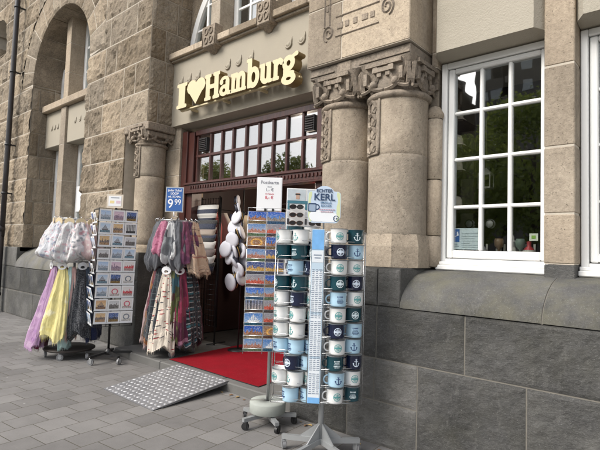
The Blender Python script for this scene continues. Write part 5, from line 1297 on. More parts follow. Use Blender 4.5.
# colour picture rack with concrete weight
k2 = (-2.905, 2.975); K2 = Vector((k2[0], k2[1], 0)); n2a = math.atan2(-k2[1], -k2[0])+RA(2); nv2 = Vector((math.cos(n2a), math.sin(n2a), 0)); ev2 = Vector((-nv2.y, nv2.x, 0))
T2 = empty('postcard_rack', 'grey postcard stand with colourful city cards on a round concrete weight with castors', 'postcard rack', (k2[0], k2[1], 0))
mb = MB()
for k in range(5):
    a = n2a+.30+k*2*PI/5; mb.bar((k2[0], k2[1], .085), (k2[0]+.245*math.cos(a), k2[1]+.245*math.sin(a), .078), .034, .03)
bs = build('base', mb, M_GREYP, T2)
for k in range(5):
    a = n2a+.30+k*2*PI/5; castor(bs, k2[0]+.235*math.cos(a), k2[1]+.235*math.sin(a), a+2.2, .030, .075, 0, M_BRACK, M_BRACK)
mb = MB(); mb.lathe([(0, .103), (.145, .103), (.152, .110), (.154, .185), (.148, .197), (.03, .200), (.03, .12)], (k2[0], k2[1], 0), 40)
mb.obox((k2[0]-ev2.x*.09, k2[1]-ev2.y*.09, .199), ev2*.06, nv2*.006, (0, 0, .002), 1); build('concrete_weight', mb, [M_CONC, M_JOINT], T2)
mb = MB(); mb.tube([(k2[0], k2[1], .11), (k2[0], k2[1], 1.82)], .0155, 14); build('pole', mb, M_STEEL, T2)
K2 = K2-ev2*.068
mb = MB(); z_a, z_b = .625, 1.79; HW2 = .158
for s1 in (-1, 0, 1):
    for s2 in (-1, 1): mb.tube([K2+ev2*HW2*s1+nv2*.10*s2+Vector((0, 0, z)) for z in (z_a-.02, z_b)], .003, 6)
for k in range(12):
    z = z_a+.1055*k
    for s2 in (-1, 1): mb.tube([K2+ev2*HW2+nv2*.10*s2+Vector((0, 0, z)), K2-ev2*HW2+nv2*.10*s2+Vector((0, 0, z))], .0025, 6); mb.tube([K2+ev2*HW2*s2+nv2*.10+Vector((0, 0, z)), K2+ev2*HW2*s2-nv2*.10+Vector((0, 0, z))], .0025, 6)
    mb.tube([K2+ev2*HW2+nv2*.135+Vector((0, 0, z+.03)), K2-ev2*HW2+nv2*.135+Vector((0, 0, z+.03))], .0022, 6)
    for q in (-1, 0, 1): mb.tube([K2+ev2*HW2*q+nv2*.10+Vector((0, 0, z)), K2+ev2*HW2*q+nv2*.135+Vector((0, 0, z+.03))], .0022, 6)
mb.tube([K2-ev2*.0+nv2*.0+Vector((0, 0, z_a)), K2+ev2*HW2+Vector((0, 0, z_a))], .004, 6)
build('wire_pocket', mb, M_CHROME, T2)
PICS2 += [('a dark harbour crane', card_pic('photo_masts', (.12, .18, .35), (.55, .40, .28), (.03, .03, .04), (.12, .08, .06), 2)), ('a white ship', card_pic('photo_ship', (.05, .20, .55), (.35, .50, .70), (.62, .60, .58), (.04, .14, .22), 3)), ('an orange round motif', card_pic('photo_round', (.30, .16, .08), (.45, .22, .10), (.66, .30, .06), (.14, .06, .04), 1))]
pick2 = [[0, 4], [3, 1], [7, 0], [3, 2], [2, 2], [1, 0], [4, 3], [5, 1], [6, 1], [0, 7], [3, 6]]
for r_ in range(11):
    z = z_a+.1055*(10-r_)+.004
    for cI in range(2):
        base = K2+nv2*(.112)+ev2*(-HW2/2+HW2*cI)+Vector((0, 0, z)); pk = pick2[r_][cI]
        put_card(PICS2, pk, .152, .104, .0015, K2, nv2, base, RA(-8), 'card with %s, %s row, %s column, grey stand' % (PICS2[pk][0], ORD[r_], ['left', 'right'][cI]), 'colour cards on the grey stand', 'b')
cx, cy = k2[0]+nv2.x*.05-ev2.x*.052, k2[1]+nv2.y*.05-ev2.y*.052
sg, ex, n_ = sign_frame(T2, cx, cy, 1.80, 2.09, .215, ryz, M_PAPER, M_PAPER, .006, 'price_sign', .004)
cc = Vector((cx, cy, 0))+n_*.0052
M_INK = plain('black_ink', (.03, .03, .04), .6); M_GINK = plain('mid_grey_ink', (.25, .25, .28), .6); M_RINK = plain('red_ink', (.55, .04, .07), .6)
on_sign(sg, 'Postkarte', cc+Vector((0, 0, 2.045)), .040, M_GINK, ryz, 0, 1, .0006)
on_sign(sg, 'Stück', cc+Vector((0, 0, 2.008)), .018, M_GINK, ryz, 0)
on_sign(sg, '1,- €', cc+Vector((0, 0, 1.982)), .036, M_GINK, ryz, 0, 1, .0004)
on_sign(sg, '10 Stück', cc+Vector((0, 0, 1.946)), .022, M_RINK, ryz, 0)
on_sign(sg, '8,- €', cc+Vector((0, 0, 1.915)), .036, M_RINK, ryz, 0, 1, .0006)
mb = MB()
for q in (-.03, .035): mb.obox(Vector((cx, cy, 1.808))+ex*q+n_*.004, ex*.009, n_*.006, (0, 0, .012))
build('clip', mb, M_BLACK, sg)

# ------------------------------------------------------------------ mug rack
k3 = (-2.198, 2.809); K3 = Vector((k3[0], k3[1], 0)); v3a = math.atan2(-k3[1], -k3[0]); nv3 = Vector((math.cos(v3a), math.sin(v3a), 0)); ev3 = Vector((-nv3.y, nv3.x, 0))
T3 = empty('mug_rack', 'silver revolving stand full of enamel mugs with a pale blue name strip', 'mug rack', (k3[0], k3[1], 0))
mb = MB()
for k in range(5):
    a = v3a+.62+k*2*PI/5; d = Vector((math.cos(a), math.sin(a), 0)); mb.bar(K3+Vector((0, 0, .105)), K3+d*.30+Vector((0, 0, .085)), .028, .036)
    pz = Vector((-d.y, d.x, 0))*.004
    mb.add([K3+d*.012+pz+Vector((0, 0, .23)), K3+d*.16+pz+Vector((0, 0, .115)), K3+d*.012+pz+Vector((0, 0, .10)), K3+d*.012-pz+Vector((0, 0, .23)), K3+d*.16-pz+Vector((0, 0, .115)), K3+d*.012-pz+Vector((0, 0, .10))], [(0, 1, 2), (5, 4, 3), (0, 3, 4, 1), (0, 2, 5, 3)])
bs = build('base', mb, M_GREYP, T3)
for k in range(5):
    a = v3a+.62+k*2*PI/5; castor(bs, k3[0]+.29*math.cos(a), k3[1]+.29*math.sin(a), a+2.2, .030, .085, 0)
mb = MB(); mb.tube([K3+Vector((0, 0, .08)), K3+Vector((0, 0, .42)), K3+Vector((0, 0, 1.60))], .021, 16); build('pole', mb, M_GREYP, T3)
ROW0, RP_ = .400, .1128
K3 = K3-ev3*.058
MUGR, MUGH = .0605, .103
mug_cols = {'white': (.78, .78, .77), 'teal': (.006, .050, .068), 'navy': (.008, .013, .042), 'light blue': (.42, .62, .76)}
M_RIM = plain('mug_rim', (.10, .12, .14), .3)
def print_mat(kind, ink):
    nm = 'mug_print_'+kind+str(ink)
    if nm in MATS: return MATS[nm]
    MATS[nm] = plain(nm+'_ink', ink, .4); return MATS[nm]
def cyl_patch(mb, fn, r, a_c, zc_, w_, h_, step=.0035, inv=1):
    sdf_prism(mb, fn, -w_/2, w_/2, -h_/2, h_/2, step, lambda x, z, d: ((r-d)*math.cos(a_c+x/r), (r-d)*math.sin(a_c+x/r), zc_+z), .0012, 0, 0, False)
def make_mug(col, pr):
    base = mug_cols[col]; m_ = plain('enamel_'+col.replace(' ', '_'), base, .18, coat=.5, var=.03, vscale=20); mi = plain('enamel_inside', (.74, .74, .73), .2, coat=.4)
    mb = MB(); R_, H = MUGR, MUGH
    mb.lathe([(0, .002), (R_*.80, 0), (R_*.93, .004), (R_*.965, .012), (R_*.98, H*.5), (R_, H-.004), (R_*1.05, H), (R_*1.05, H+.002)], n=36)
    mb.lathe([(R_*1.05, H+.002), (R_*.96, H+.001), (R_*.94, H*.5), (R_*.92, .01), (0, .006)], n=36, mi=1)
    mb.lathe([(R_*1.045, H-.001), (R_*1.065, H), (R_*1.065, H+.002), (R_*1.045, H+.003)], n=36, mi=2)
    mg = build('enamel_mug', mb, [m_, mi, M_RIM])
    mb = MB(); pts = [(R_*.97+.032*math.sin(q)**.8 if 0 < q < PI else R_*.97, 0, H*.50+.029*math.cos(q)) for q in np.linspace(0, PI, 13)]
    mb.tube([(x, 0, z) for x, y, z in pts], .0052, 8); build('handle', mb, m_, mg)
    # badge on the side of the mug, 95 degrees from the handle, on both sides
    mb = MB(); r2 = R_*.985+.0012
    ink = {'white': (.10, .30, .30), 'teal': (.60, .70, .74), 'navy': (.60, .68, .78), 'light blue': (.03, .06, .16)}[col]
    if pr in ('red text', 'heart') and col == 'white': ink = (.45, .07, .09)
    for ac in (PI*.5, -PI*.5):
        if pr == 'anchor':
            f = lambda X, Z: U(sd_seg(X, Z, 0, .018, 0, -.022, .0028), sd_seg(X, Z, -.013, .010, .013, .010, .0022), np.maximum(np.hypot(X, Z-.023)-.0065, -(np.hypot(X, Z-.023)-.0030)), np.maximum(np.maximum(np.hypot(X, Z+.004)-.0235, -(np.hypot(X, Z+.004)-.0180)), Z+.004), sd_ell(X, Z, -.021, -.004, .005, .006), sd_ell(X, Z, .021, -.004, .005, .006))
        elif pr == 'heart':
            f = lambda X, Z: U(sd_ell(X, Z, -.010, .006, .012, .012), sd_ell(X, Z, .010, .006, .012, .012), np.maximum(np.abs(X)*.75-(Z+.024)*.62, Z-.006), sd_box(X, Z, 0, -.030, .024, .0022))
        elif pr == 'round badge':
            f = lambda X, Z: U(np.maximum(np.hypot(X, Z)-.028, -(np.hypot(X, Z)-.0235)), np.maximum(np.hypot(X, Z)-.020, np.sin(X*620)*np.sin(Z*520)*.004+.0006), sd_box(X, Z, 0, .0, .022, .0045), sd_seg(X, Z, 0, .018, 0, -.018, .002))
        else:
            f = lambda X, Z: U(*[np.maximum(sd_box(X, Z, 0, zc_, wd_, hh), (np.abs(((X+.05+q*.003) % p_)-p_/2)-p_*.32)*.9) for q, (zc_, wd_, hh, p_) in enumerate([(.020, .024, .0048, .009), (.007, .018, .0022, .0055), (-.001, .022, .0022, .005), (-.013, .026, .005, .0085), (-.023, .020, .002, .005)])])
        cyl_patch(mb, f, r2, ac, H*.50, .066, .066, .0022)
    build('print', mb, plain('ink_%s_%s' % (col.replace(' ', '_'), pr.replace(' ', '_')), ink, .4), mg)
    return mg
mugp = {}; ORDM = ORD
def put_mug(col, pr, pos, rz, label, group):
    k = (col, pr)
    if k not in mugp: m_ = mugp[k] = make_mug(col, pr)
    else: m_ = copy_tree(mugp[k])
    m_.location = pos; m_.rotation_euler = (0, 0, rz); tag(m_, label, 'mug', group)
WH, TE, NA, LB = 'white', 'teal', 'navy', 'light blue'
# offsets (along screen-side axis ev3, towards the street nv3)
RIGHT = [(WH, TE), (NA, LB), (WH, WH), (TE, NA), (LB, WH), (WH, TE), (NA, LB), (WH, LB), (TE, NA), (LB, WH), (WH, TE)]
LEFT = [(WH, WH, None), (TE, TE, TE), (None, LB, NA), (TE, TE, WH), (WH, NA, WH), (WH, WH, WH), (WH, WH, None), (LB, LB, LB), (None, NA, LB), (WH, WH, WH), (None, LB, LB)]
BACK = [(TE, WH), (WH, NA), (NA, NA), (NA, WH), (NA, WH), (NA, WH), (WH, NA), (NA, NA), (LB, LB), (NA, WH), (WH, NA)]
shelf = MB()
jr = random.Random(4)
for r_ in range(11):
    z = ROW0+RP_*(10-r_)
    for q, col in enumerate(RIGHT[r_]):
        off = .150+.125*q+jr.uniform(-.006, .006); dep = .075-.075*q
        pr = {NA: ['round badge', 'anchor'][(r_//3+q) % 2], TE: ['round badge', 'anchor', 'text'][(r_+q) % 3], WH: ['round badge', 'red text', 'anchor', 'text', 'round badge'][(r_*2+q) % 5], LB: ['text', 'anchor'][r_ % 2]}[col]
        pos = K3+ev3*off+nv3*dep+Vector((0, 0, z))
        # handle points to the left and towards the street, print faces the street
        put_mug(col, pr, pos, v3a-RA(78)+jr.uniform(-.10, .10), '%s enamel mug with %s print, %s row, %s right of the blue strip' % (col, pr, ORDM[r_], ['first', 'second'][q]), 'enamel mugs on the silver stand')
    for q, col in enumerate(LEFT[r_]):
        if col is None: continue
        off = (-.255 if r_ not in (2, 8, 10) else -.225)+.122*q+jr.uniform(-.006, .006); 
        if r_ in (2, 8, 10) : off -= .06
        dep = [-.01, .045, .035][q]
        pr = ['round badge', 'anchor', 'text'][(r_+q) % 3] if col != LB else 'text'
        pos = K3+ev3*off+nv3*dep+Vector((0, 0, z-.012))
        put_mug(col, pr, pos, v3a+PI+RA(38)+jr.uniform(-.25, .25), '%s enamel mug, %s row, %s mug left of the blue strip' % (col, ORDM[r_], ['outer', 'middle', 'inner'][q]), 'enamel mugs on the silver stand')
    for q, col in enumerate(BACK[r_]):
        off = -.20+.12*q; pos = K3+ev3*(off+.02)+nv3*-.115+Vector((0, 0, z+.02))
        put_mug(col, 'round badge' if col != LB else 'text', pos, v3a+PI-.5, '%s enamel mug in the back row behind the %s row, %s one' % (col, ORDM[r_], ['left', 'right'][q]), 'enamel mugs on the silver stand')
    for zz_ in (z-.006,):
        for dy in (-.13, -.06, .0, .06):
            shelf.tube([K3+ev3*-.30+nv3*(dy-.02)+Vector((0, 0, zz_-.010)), K3+ev3*-.03+nv3*(dy+.03)+Vector((0, 0, zz_-.010))], .0015, 6)
            shelf.tube([K3+ev3*.04+nv3*(dy+.05)+Vector((0, 0, zz_)), K3+ev3*.345+nv3*(dy-.05)+Vector((0, 0, zz_))], .0015, 6)
        shelf.tube([K3+ev3*-.31+nv3*-.15+Vector((0, 0, zz_-.010)), K3+ev3*-.31+nv3*.04+Vector((0, 0, zz_-.010)), K3+ev3*-.28+nv3*.06+Vector((0, 0, zz_+.02)), K3+ev3*-.04+nv3*.12+Vector((0, 0, zz_+.02))], .0018, 6)
        shelf.tube([K3+ev3*.35+nv3*-.16+Vector((0, 0, zz_)), K3+ev3*.35+nv3*-.02+Vector((0, 0, zz_)), K3+ev3*.33+nv3*.03+Vector((0, 0, zz_+.02)), K3+ev3*.05+nv3*.14+Vector((0, 0, zz_+.02))], .0018, 6)
        for dy in (-.15,): shelf.tube([K3+ev3*-.31+nv3*dy+Vector((0, 0, zz_)), K3+ev3*.35+nv3*dy+Vector((0, 0, zz_))], .0018, 6)
for (a, b_) in ((-.31, -.15), (.35, -.16), (-.31, .04), (.35, -.02), (.05, .10), (-.05, .10)):
    shelf.tube([K3+ev3*a+nv3*b_+Vector((0, 0, ROW0-.03)), K3+ev3*a+nv3*b_+Vector((0, 0, 1.615))], .003, 6)
for z in (ROW0-.03, 1.0, 1.615):
    for (a, b_) in ((-.31, -.15), (.35, -.16), (-.31, .04), (.35, -.02)): shelf.tube([K3+Vector((0, 0, z)), K3+ev3*a+nv3*b_+Vector((0, 0, z))], .003, 6)
build('wire_shelf', shelf, M_CHROME, T3)
# name strip: pale blue photo top, rows of small names
mb = MB(); z_a, z_b = .405, 1.625; cst = K3+nv3*.135; hwS = .044
mb.obox(cst+Vector((0, 0, (z_a+z_b)/2)), ev3*hwS, nv3*.003, (0, 0, (z_b-z_a)/2)); st = build('name_strip', mb, plain('strip_blue', (.50, .62, .72), .4, var=.06, vscale=3), T3)
mb = MB(); cs2 = cst+nv3*.0042
mb.obox(cs2+Vector((0, 0, z_b-.075)), ev3*(hwS-.002), nv3*.0006, (0, 0, .07)); mb.obox(cs2+Vector((0, 0, z_a+.02)), ev3*(hwS-.002), nv3*.0006, (0, 0, .02))
mb.obox(cs2+Vector((0, 0, z_b-.195)), ev3*(hwS-.003), nv3*.0006, (0, 0, .042), 1)
for k in range(3):
    z = 1.355-.31*k; mb.obox(cs2+Vector((0, 0, z-.17)), ev3*(hwS-.006), nv3*.0005, (0, 0, .145), 1)
for k in range(66):
    z = 1.355-.0135*k
    if (k % 27) in (0,): continue
    for q in range(3):
        wd = jr.uniform(.006, .0115); mb.obox(cs2+ev3*(-.027+.026*q)+nv3*.0012+Vector((0, 0, z-.005)), ev3*wd, nv3*.0004, (0, 0, .0027), 2)
for k in range(2): mb.obox(cs2+nv3*.0012+Vector((0, 0, z_b-.185-.02*k)), ev3*(.028-.006*k), nv3*.0004, (0, 0, .004), 2)
build('strip_print', mb, [plain('sky_blue_print', (.18, .42, .75), .4, var=.25, vscale=20), plain('strip_white', (.72, .76, .80), .5), plain('strip_grey_ink', (.22, .27, .34), .6)], st)
# KERL header board
ryk = v3a+PI/2
mb = MB(); zc_ = 1.812
ryk = ryz
ex = Vector((math.cos(ryk), math.sin(ryk), 0)); n_ = Vector((ex.y, -ex.x, 0)); HC = K3+ev3*.035+nv3*.03
def kerl(X, Z): return U(sd_ell(X, Z, 0, .045, .088, .095), sd_box(X, Z, 0, -.005, .122, .105, .028), sd_box(X, Z, -.002, -.055, .115, .080, .035))
sdf_prism(mb, kerl, -.14, .14, -.16, .16, .006, lambda x, z, d: tuple(HC+ex*x-n_*d+Vector((0, 0, zc_+z))), .005, 0, 0, True)
hd = build('header_board', mb, plain('pale_blue_board', (.55, .65, .78), .4, var=.05, vscale=10), T3)
mb = MB()
def fr(fn, mi, o=.0008): sdf_prism(mb, fn, -.14, .14, -.16, .16, .005, lambda x, z, d: tuple(HC+ex*x+n_*(o-d)+Vector((0, 0, zc_+z))), .0006, mi, mi)
fr(lambda X, Z: np.maximum(kerl(X, Z)+.004, -(U(sd_ell(X, Z, 0, .03, .10, .095), np.abs(X)-.092))), 0)
fr(lambda X, Z: np.maximum(kerl(X, Z)+.008, U(sd_ell(X, Z, -.05, -.085, .06, .045), sd_ell(X, Z, .03, -.09, .07, .045))), 1, .0012)
fr(lambda X, Z: np.maximum(np.hypot(X-.09, Z+.10)-.022, -(np.hypot(X-.09, Z+.10)-.017)), 2, .0024); fr(lambda X, Z: np.maximum(sd_box(X, Z, .09, -.10, .013, .008), np.sin(X*900)*.002), 2, .0024)
fr(lambda X, Z: U(sd_box(X, Z, -.088, -.022, .030, .032, .006), np.maximum(np.hypot(X+.055, Z+.018)-.022, -(np.hypot(X+.055, Z+.018)-.014))), 2, .002)
fr(lambda X, Z: sd_box(X, Z, -.088, -.024, .024, .024, .004), 3, .003)
build('board_print', mb, [plain('yellow_green_print', (.62, .68, .40), .5), plain('white_cloud_print', (.82, .84, .86), .5), plain('dark_blue_print', (.02, .05, .12), .5), plain('grey_blue_print', (.30, .38, .50), .5)], hd)
HCt = HC+n_*.0036
on_sign(hd, 'ECHTER', HCt+Vector((0, 0, zc_+.102)), .033, plain('dark_blue_print', (.02, .05, .12)), ryk, 0, 1, .0007)
on_sign(hd, 'KERL', HCt+Vector((0, 0, zc_+.054)), .070, plain('dark_blue_print', (.02, .05, .12)), ryk, 0, 1.0, .0013)
on_sign(hd, 'EMAILLE', HCt+ex*.012+Vector((0, 0, zc_+.015)), .022, plain('mid_blue_print', (.10, .20, .34)), ryk, 0, 1, .0001)
on_sign(hd, 'BECHER', HCt+ex*.014+Vector((0, 0, zc_-.008)), .022, plain('mid_blue_print', (.10, .20, .34)), ryk, 0, 1, .0001)
for k, wd in enumerate((.058, .046)):
    mb = MB()
    for q in range(7): mb.obox(HCt+ex*(.02+(q-3)*wd/3.4)+Vector((0, 0, zc_-.036-.016*k)), ex*wd/9, n_*.0004, (0, 0, .0035))
    build('small_print', mb, plain('rose_ink', (.50, .30, .36), .5), hd)
mb = MB(); mb.tube([HC-n_*.012+Vector((0, 0, 1.60)), HC-n_*.012+Vector((0, 0, 1.86))], .006, 8); build('board_stem', mb, M_GREYP, T3)

# ------------------------------------------------------------------ sunglasses stand behind the mug rack
k4 = (-3.06, 3.57); K4 = Vector((k4[0], k4[1], 0)); a4 = math.atan2(-k4[1], -k4[0])+RA(4); nv4 = Vector((math.cos(a4), math.sin(a4), 0)); ev4 = Vector((-nv4.y, nv4.x, 0))
T4 = empty('sunglasses_rack', 'white sunglasses display tower on a black cabinet behind the mug stand', 'sunglasses rack', (k4[0], k4[1], .094))
mb = MB(); mb.obox(K4+Vector((0, 0, 1.46)), ev4*.19, nv4*.03, (0, 0, .62)); build('board', mb, M_PAPER, T4)
mb = MB(); mb.obox(K4+nv4*.0+Vector((0, 0, .50)), ev4*.15, nv4*.12, (0, 0, .38)); build('cabinet', mb, M_BLACK, T4)
mb = MB()
for q, c_ in ((-1, 0), (1, 0)):
    mb.obox(K4+nv4*.032+ev4*.095*q+Vector((0, 0, 2.015)), ev4*.088, nv4*.001, (0, 0, .055)); 
    mb.obox(K4+nv4*.034+ev4*(.095*q+.01)+Vector((0, 0, 2.005)), ev4*.018, nv4*.001, (0, 0, .03), 1); mb.obox(K4+nv4*.035+ev4*(.095*q+.01)+Vector((0, 0, 2.022)), ev4*.024, nv4*.001, (0, 0, .006), 2)
mb.obox(K4+nv4*.033+Vector((0, 0, 1.945)), ev4*.185, nv4*.001, (0, 0, .014), 3)
build('poster', mb, [plain('poster_grey', (.50, .56, .60), .5, var=.2, vscale=20), plain('poster_skin', (.50, .33, .25), .5), M_BLACK, plain('poster_teal', (.05, .18, .24), .5)], T4)
def make_glasses(col):
    mb = MB()
    for s_ in (-1, 1):
        sdf_prism(mb, lambda X, Z: sd_ell(X, Z, .034*s_, 0, .030, .0205), -.07, .07, -.03, .03, .006, lambda x, z, d: (x, -.004+d+abs(x)*.15, z), .004, 1, 0, True)
        mb.tube([(.034*s_+.032*math.cos(a), -.004+abs(.034*s_+.032*math.cos(a))*.15, .0215*math.sin(a)) for a in np.linspace(0, 2*PI, 17)[:-1]], .0025, 6, 0, True)
        mb.tube([(.066*s_, .006, .008), (.070*s_, .06, .006), (.068*s_, .12, -.012)], .002, 6)
    mb.tube([(-.006, -.004, .008), (.006, -.004, .008)], .002, 6)
    return build('sunglasses', mb, [plain('frame_'+col, {'black': (.01, .01, .012), 'brown': (.10, .045, .02), 'gold': (.4, .3, .12)}[col], .25), plain('dark_lens', (.02, .018, .02), .06)])
for q in (-1, 0, 1):
    for k in range(9):
        mb = MB(); mb.obox(K4+nv4*.034+ev4*(.178*q*.97)+Vector((0, 0, 1.90-.072*k)), ev4*.010, nv4*.001, (0, 0, .028))
        build('price_tag', mb, [plain('tag_teal', (.06, .20, .26), .5), plain('tag_pale', (.55, .58, .62), .5), plain('tag_dark', (.05, .05, .06), .5)][k % 3], T4)
gp = {}
for r_ in range(4):
    for q in range(2):
        col = ['black', 'brown', 'brown', 'gold', 'brown', 'black', 'black', 'black'][r_*2+q]
        g_ = gp[col] = copy_tree(gp[col]) if col in gp else make_glasses(col)
        g_.location = K4+nv4*.075+ev4*(-.095+.19*q)+Vector((0, 0, 1.895-.078*r_)); g_.rotation_euler = (0, 0, a4+PI/2)
        tag(g_, '%s sunglasses, %s pair down, %s column of the white display tower' % (col if col != 'gold' else 'gold rimmed', ORD[r_] if r_ else 'topmost', ['left', 'right'][q]), 'sunglasses', 'sunglasses on the display tower')

# ------------------------------------------------------------------ beanies and sailor caps inside the door
M_GRID = plain('black_wire', (.02, .02, .022), .35, .6)
G1 = empty('grid_rack', 'black wire grid panel with striped knitted beanies just inside the door', 'wire rack', (-5.64, 4.42, .1))
mb = MB(); gx0, gx1, gy = -5.93, -5.44, 4.46
for k in range(9): x = gx0+(gx1-gx0)*k/8; mb.tube([(x, gy, .35), (x, gy, 2.22)], .004 if k % 8 else .010, 6)
for k in range(26): z = .36+.074*k; mb.tube([(gx0, gy, z), (gx1, gy, z)], .003, 6)
build('wire_grid', mb, M_GRID, G1)
mb = MB()
for x in (-5.9, -5.47): mb.tube([(x, gy, .1), (x, gy, 2.24)], .012, 8); mb.tube([(x, gy-.13, .12), (x, gy+.2, .12)], .010, 8)
build('frame', mb, M_BLACK, G1)
def knit(name, bands):
    m, t, b = nodes(name); b.inputs['Roughness'].default_value = .95; b.inputs['Sheen Weight'].default_value = .3
    uv = t.nodes.new('ShaderNodeTexCoord').outputs['UV']; s = t.nodes.new('ShaderNodeSeparateXYZ'); t.links.new(uv, s.inputs[0])
    c = ramp(t, s.outputs[1], [(k/len(bands), q) for k, q in enumerate(bands)], 'CONSTANT')
    n = noise(t, coord(t), 90, 3); c = mix(t, math_(t, 'MULTIPLY', ramp(t, n, [(.45, (0, 0, 0)), (.6, (1, 1, 1))]), .07), c, (.5, .5, .5)); t.links.new(c, b.inputs['Base Color'])
    bump(t, b, noise(t, coord(t, scale=(1, 1, .5)), 220, 2), .8, .006); return m
W_, N_, G_, B_ = (.62, .60, .56), (.015, .022, .05), (.22, .21, .20), (.02, .02, .02)
bean = [('navy beanie with two cream bands, topmost on the wire grid', [N_, W_, N_, W_], 2.10, .24, .20), ('dark navy beanie below the cream banded one', [B_, N_, N_, B_], 1.88, .23, .17), ('taupe beanie hanging under the navy one', [(.30, .24, .20), (.34, .28, .23), (.30, .24, .20)], 1.78, .22, .15), ('black beanie in the middle of the wire grid', [B_, B_, N_], 1.68, .22, .14), ('light grey flecked beanie on the wire grid', [(.36, .35, .33), (.5, .48, .45)], 1.58, .22, .15), ('dark taupe beanie under the flecked one', [(.13, .10, .09), (.16, .12, .11)], 1.47, .22, .15), ('cream beanie with a navy edge near the bottom', [N_, W_, W_], 1.38, .22, .15), ('black beanie, lowest on the wire grid', [B_, N_, B_], 1.28, .22, .15)]
for k, (lb, bands, z, w_, h_) in enumerate(bean):
    mb = MB(); n, m = 28, 12; vs = []; uvs = []
    for i in range(m+1):
        v = i/m; a = w_*(1 if v < .55 else math.sqrt(max(.0, 1-((v-.55)/.45)**2)))*(1+.04*math.sin(v*9)); 
        for q in range(n):
            f = 2*PI*q/n; vs.append((-5.66+a*math.cos(f)*1.08*(1+.02*math.sin(7*f)), 4.40-.012*k*0+.055*math.sin(f)*(1 if v < .6 else .7)-.03-.02*math.sin(v*3), z-h_*1.25*v+.03*math.cos(f)*0)); uvs.append((q/n, 1-v*.999))
    mb.add(vs, [(i*n+q, (i+1)*n+q, (i+1)*n+(q+1) % n, i*n+(q+1) % n) for i in range(m) for q in range(n)]+[tuple(range(n))], 0, True, .5, uvs)
    tag(build('beanie', mb, knit('knit_%d' % k, bands), None, (-5.69, 4.40, z-h_)), lb, 'beanie', 'beanies on the wire grid')
M_CAPW = plain('white_cap_cloth', (.56, .56, .61), .8, var=.05, bmp=.2, bscale=200)
M_CAPB = plain('navy_cap_band', (.02, .02, .035), .6)
M_CAPG = plain('gold_braid', (.45, .28, .08), .4, .4)
def make_cap():
    mb = MB()      # crown disc, band, in local space: top faces +Z
    mb.lathe([(0, .060), (.07, .062), (.115, .055), (.128, .040), (.120, .024), (.093, .012)], n=32); c = build('sailor_cap', mb, M_CAPW)
    mb = MB(); mb.lathe([(.098, .016), (.102, -.030), (.096, -.032), (.092, .010), (0, .014)], n=32); build('band', mb, M_CAPB, c, None, False)
    mb = MB(); mb.tube([(.1045*math.cos(a), .1045*math.sin(a), -.012) for a in np.linspace(-PI*.95, -.05*PI, 16)], .007, 6); build('braid', mb, M_CAPG, c, None, False)
    mb = MB(); vs = []
    for i in range(13):
        a = -PI*.88+PI*.76*i/12; vs += [(.094*math.cos(a), .094*math.sin(a), -.018), (.094*math.cos(a), .094*math.sin(a)-.055*math.sin((i/12)*PI)**.7, -.036), (.094*math.cos(a), .094*math.sin(a), -.022), (.094*math.cos(a), .094*math.sin(a)-.055*math.sin((i/12)*PI)**.7, -.040)]
    mb.add(vs, [(4*i, 4*i+4, 4*i+5, 4*i+1) for i in range(12)]+[(4*i+2, 4*i+3, 4*i+7, 4*i+6) for i in range(12)]+[(4*i+1, 4*i+5, 4*i+7, 4*i+3) for i in range(12)], 0, True); build('peak', mb, M_BLACK, c, None, False)
    return c
capl = ['topmost, small and seen edge on', 'second from the top, edge on', 'third down, at the right', 'in the upper middle, tilted', 'at the left of the middle cluster', 'in the centre of the cluster', 'at the right edge of the cluster', 'just right of the centre, overlapped', 'below the cluster, to the right', 'large and round, second from bottom', 'lowest, seen from above']
G2 = empty('cap_stand', 'dark hanging strap holding a column of white sailor caps in the doorway', 'cap display', (-4.96, 4.46, .1))
mb = MB(); mb.tube([(-4.96, 4.46, .10), (-4.96, 4.46, 2.30)], .010, 8); mb.lathe([(.0, .10), (.14, .10), (.14, .115), (.0, .125)], (-4.96, 4.46, 0), 20); build('post', mb, M_BLACK, G2)
_unused = [(222, 204, 88, .72, -30), (227, 217, 74, .85, -20), (231, 228, 62, 1, 30), (227, 240, 45, .95, -35), (226, 254, 58, 1.0, -70), (232, 256, 40, 1, -10), (241, 258, 62, .95, 70), (236, 248, 50, .9, 40), (238, 270, 55, .9, 30), (230, 272, 60, .85, -20), (230, 282, 25, 1.0, 0)]
CAPP = [(0, 2.14, .62, 80, 8), (.01, 2.02, .72, 75, 15), (.03, 1.90, .80, 62, 160), (.0, 1.77, .86, 48, 165), (.06, 1.70, .82, 60, 20), (-.02, 1.60, .85, 45, 190), (-.10, 1.47, .90, 52, 170), (.02, 1.45, .88, 58, 200), (.12, 1.46, .84, 66, 185), (.16, 1.34, .84, 60, 190), (.02, 1.30, .88, 62, 215), (.08, 1.20, .86, 55, 200), (-.04, 1.36, .84, 70, 170), (-.01, 1.03, .95, 40, 190), (.08, 1.08, .85, 62, 20)]
capl = ['topmost of the column', 'second from the top, edge on', 'third from the top', 'fourth down, crown to the street', 'half hidden at the upper right', 'in the upper middle, tilted left', 'leftmost of the middle cluster', 'in the centre of the cluster', 'upper right of the cluster', 'rightmost of the cluster', 'lower centre of the cluster', 'below the cluster to the right', 'tucked behind the left of the cluster', 'lowest and largest looking', 'half hidden behind the lowest one']
c0 = None
CX0, CY0 = -5.04, 4.40
cdv = Vector((-CX0, -CY0, 0)).normalized(); crt = Vector((-cdv.y, cdv.x, 0))
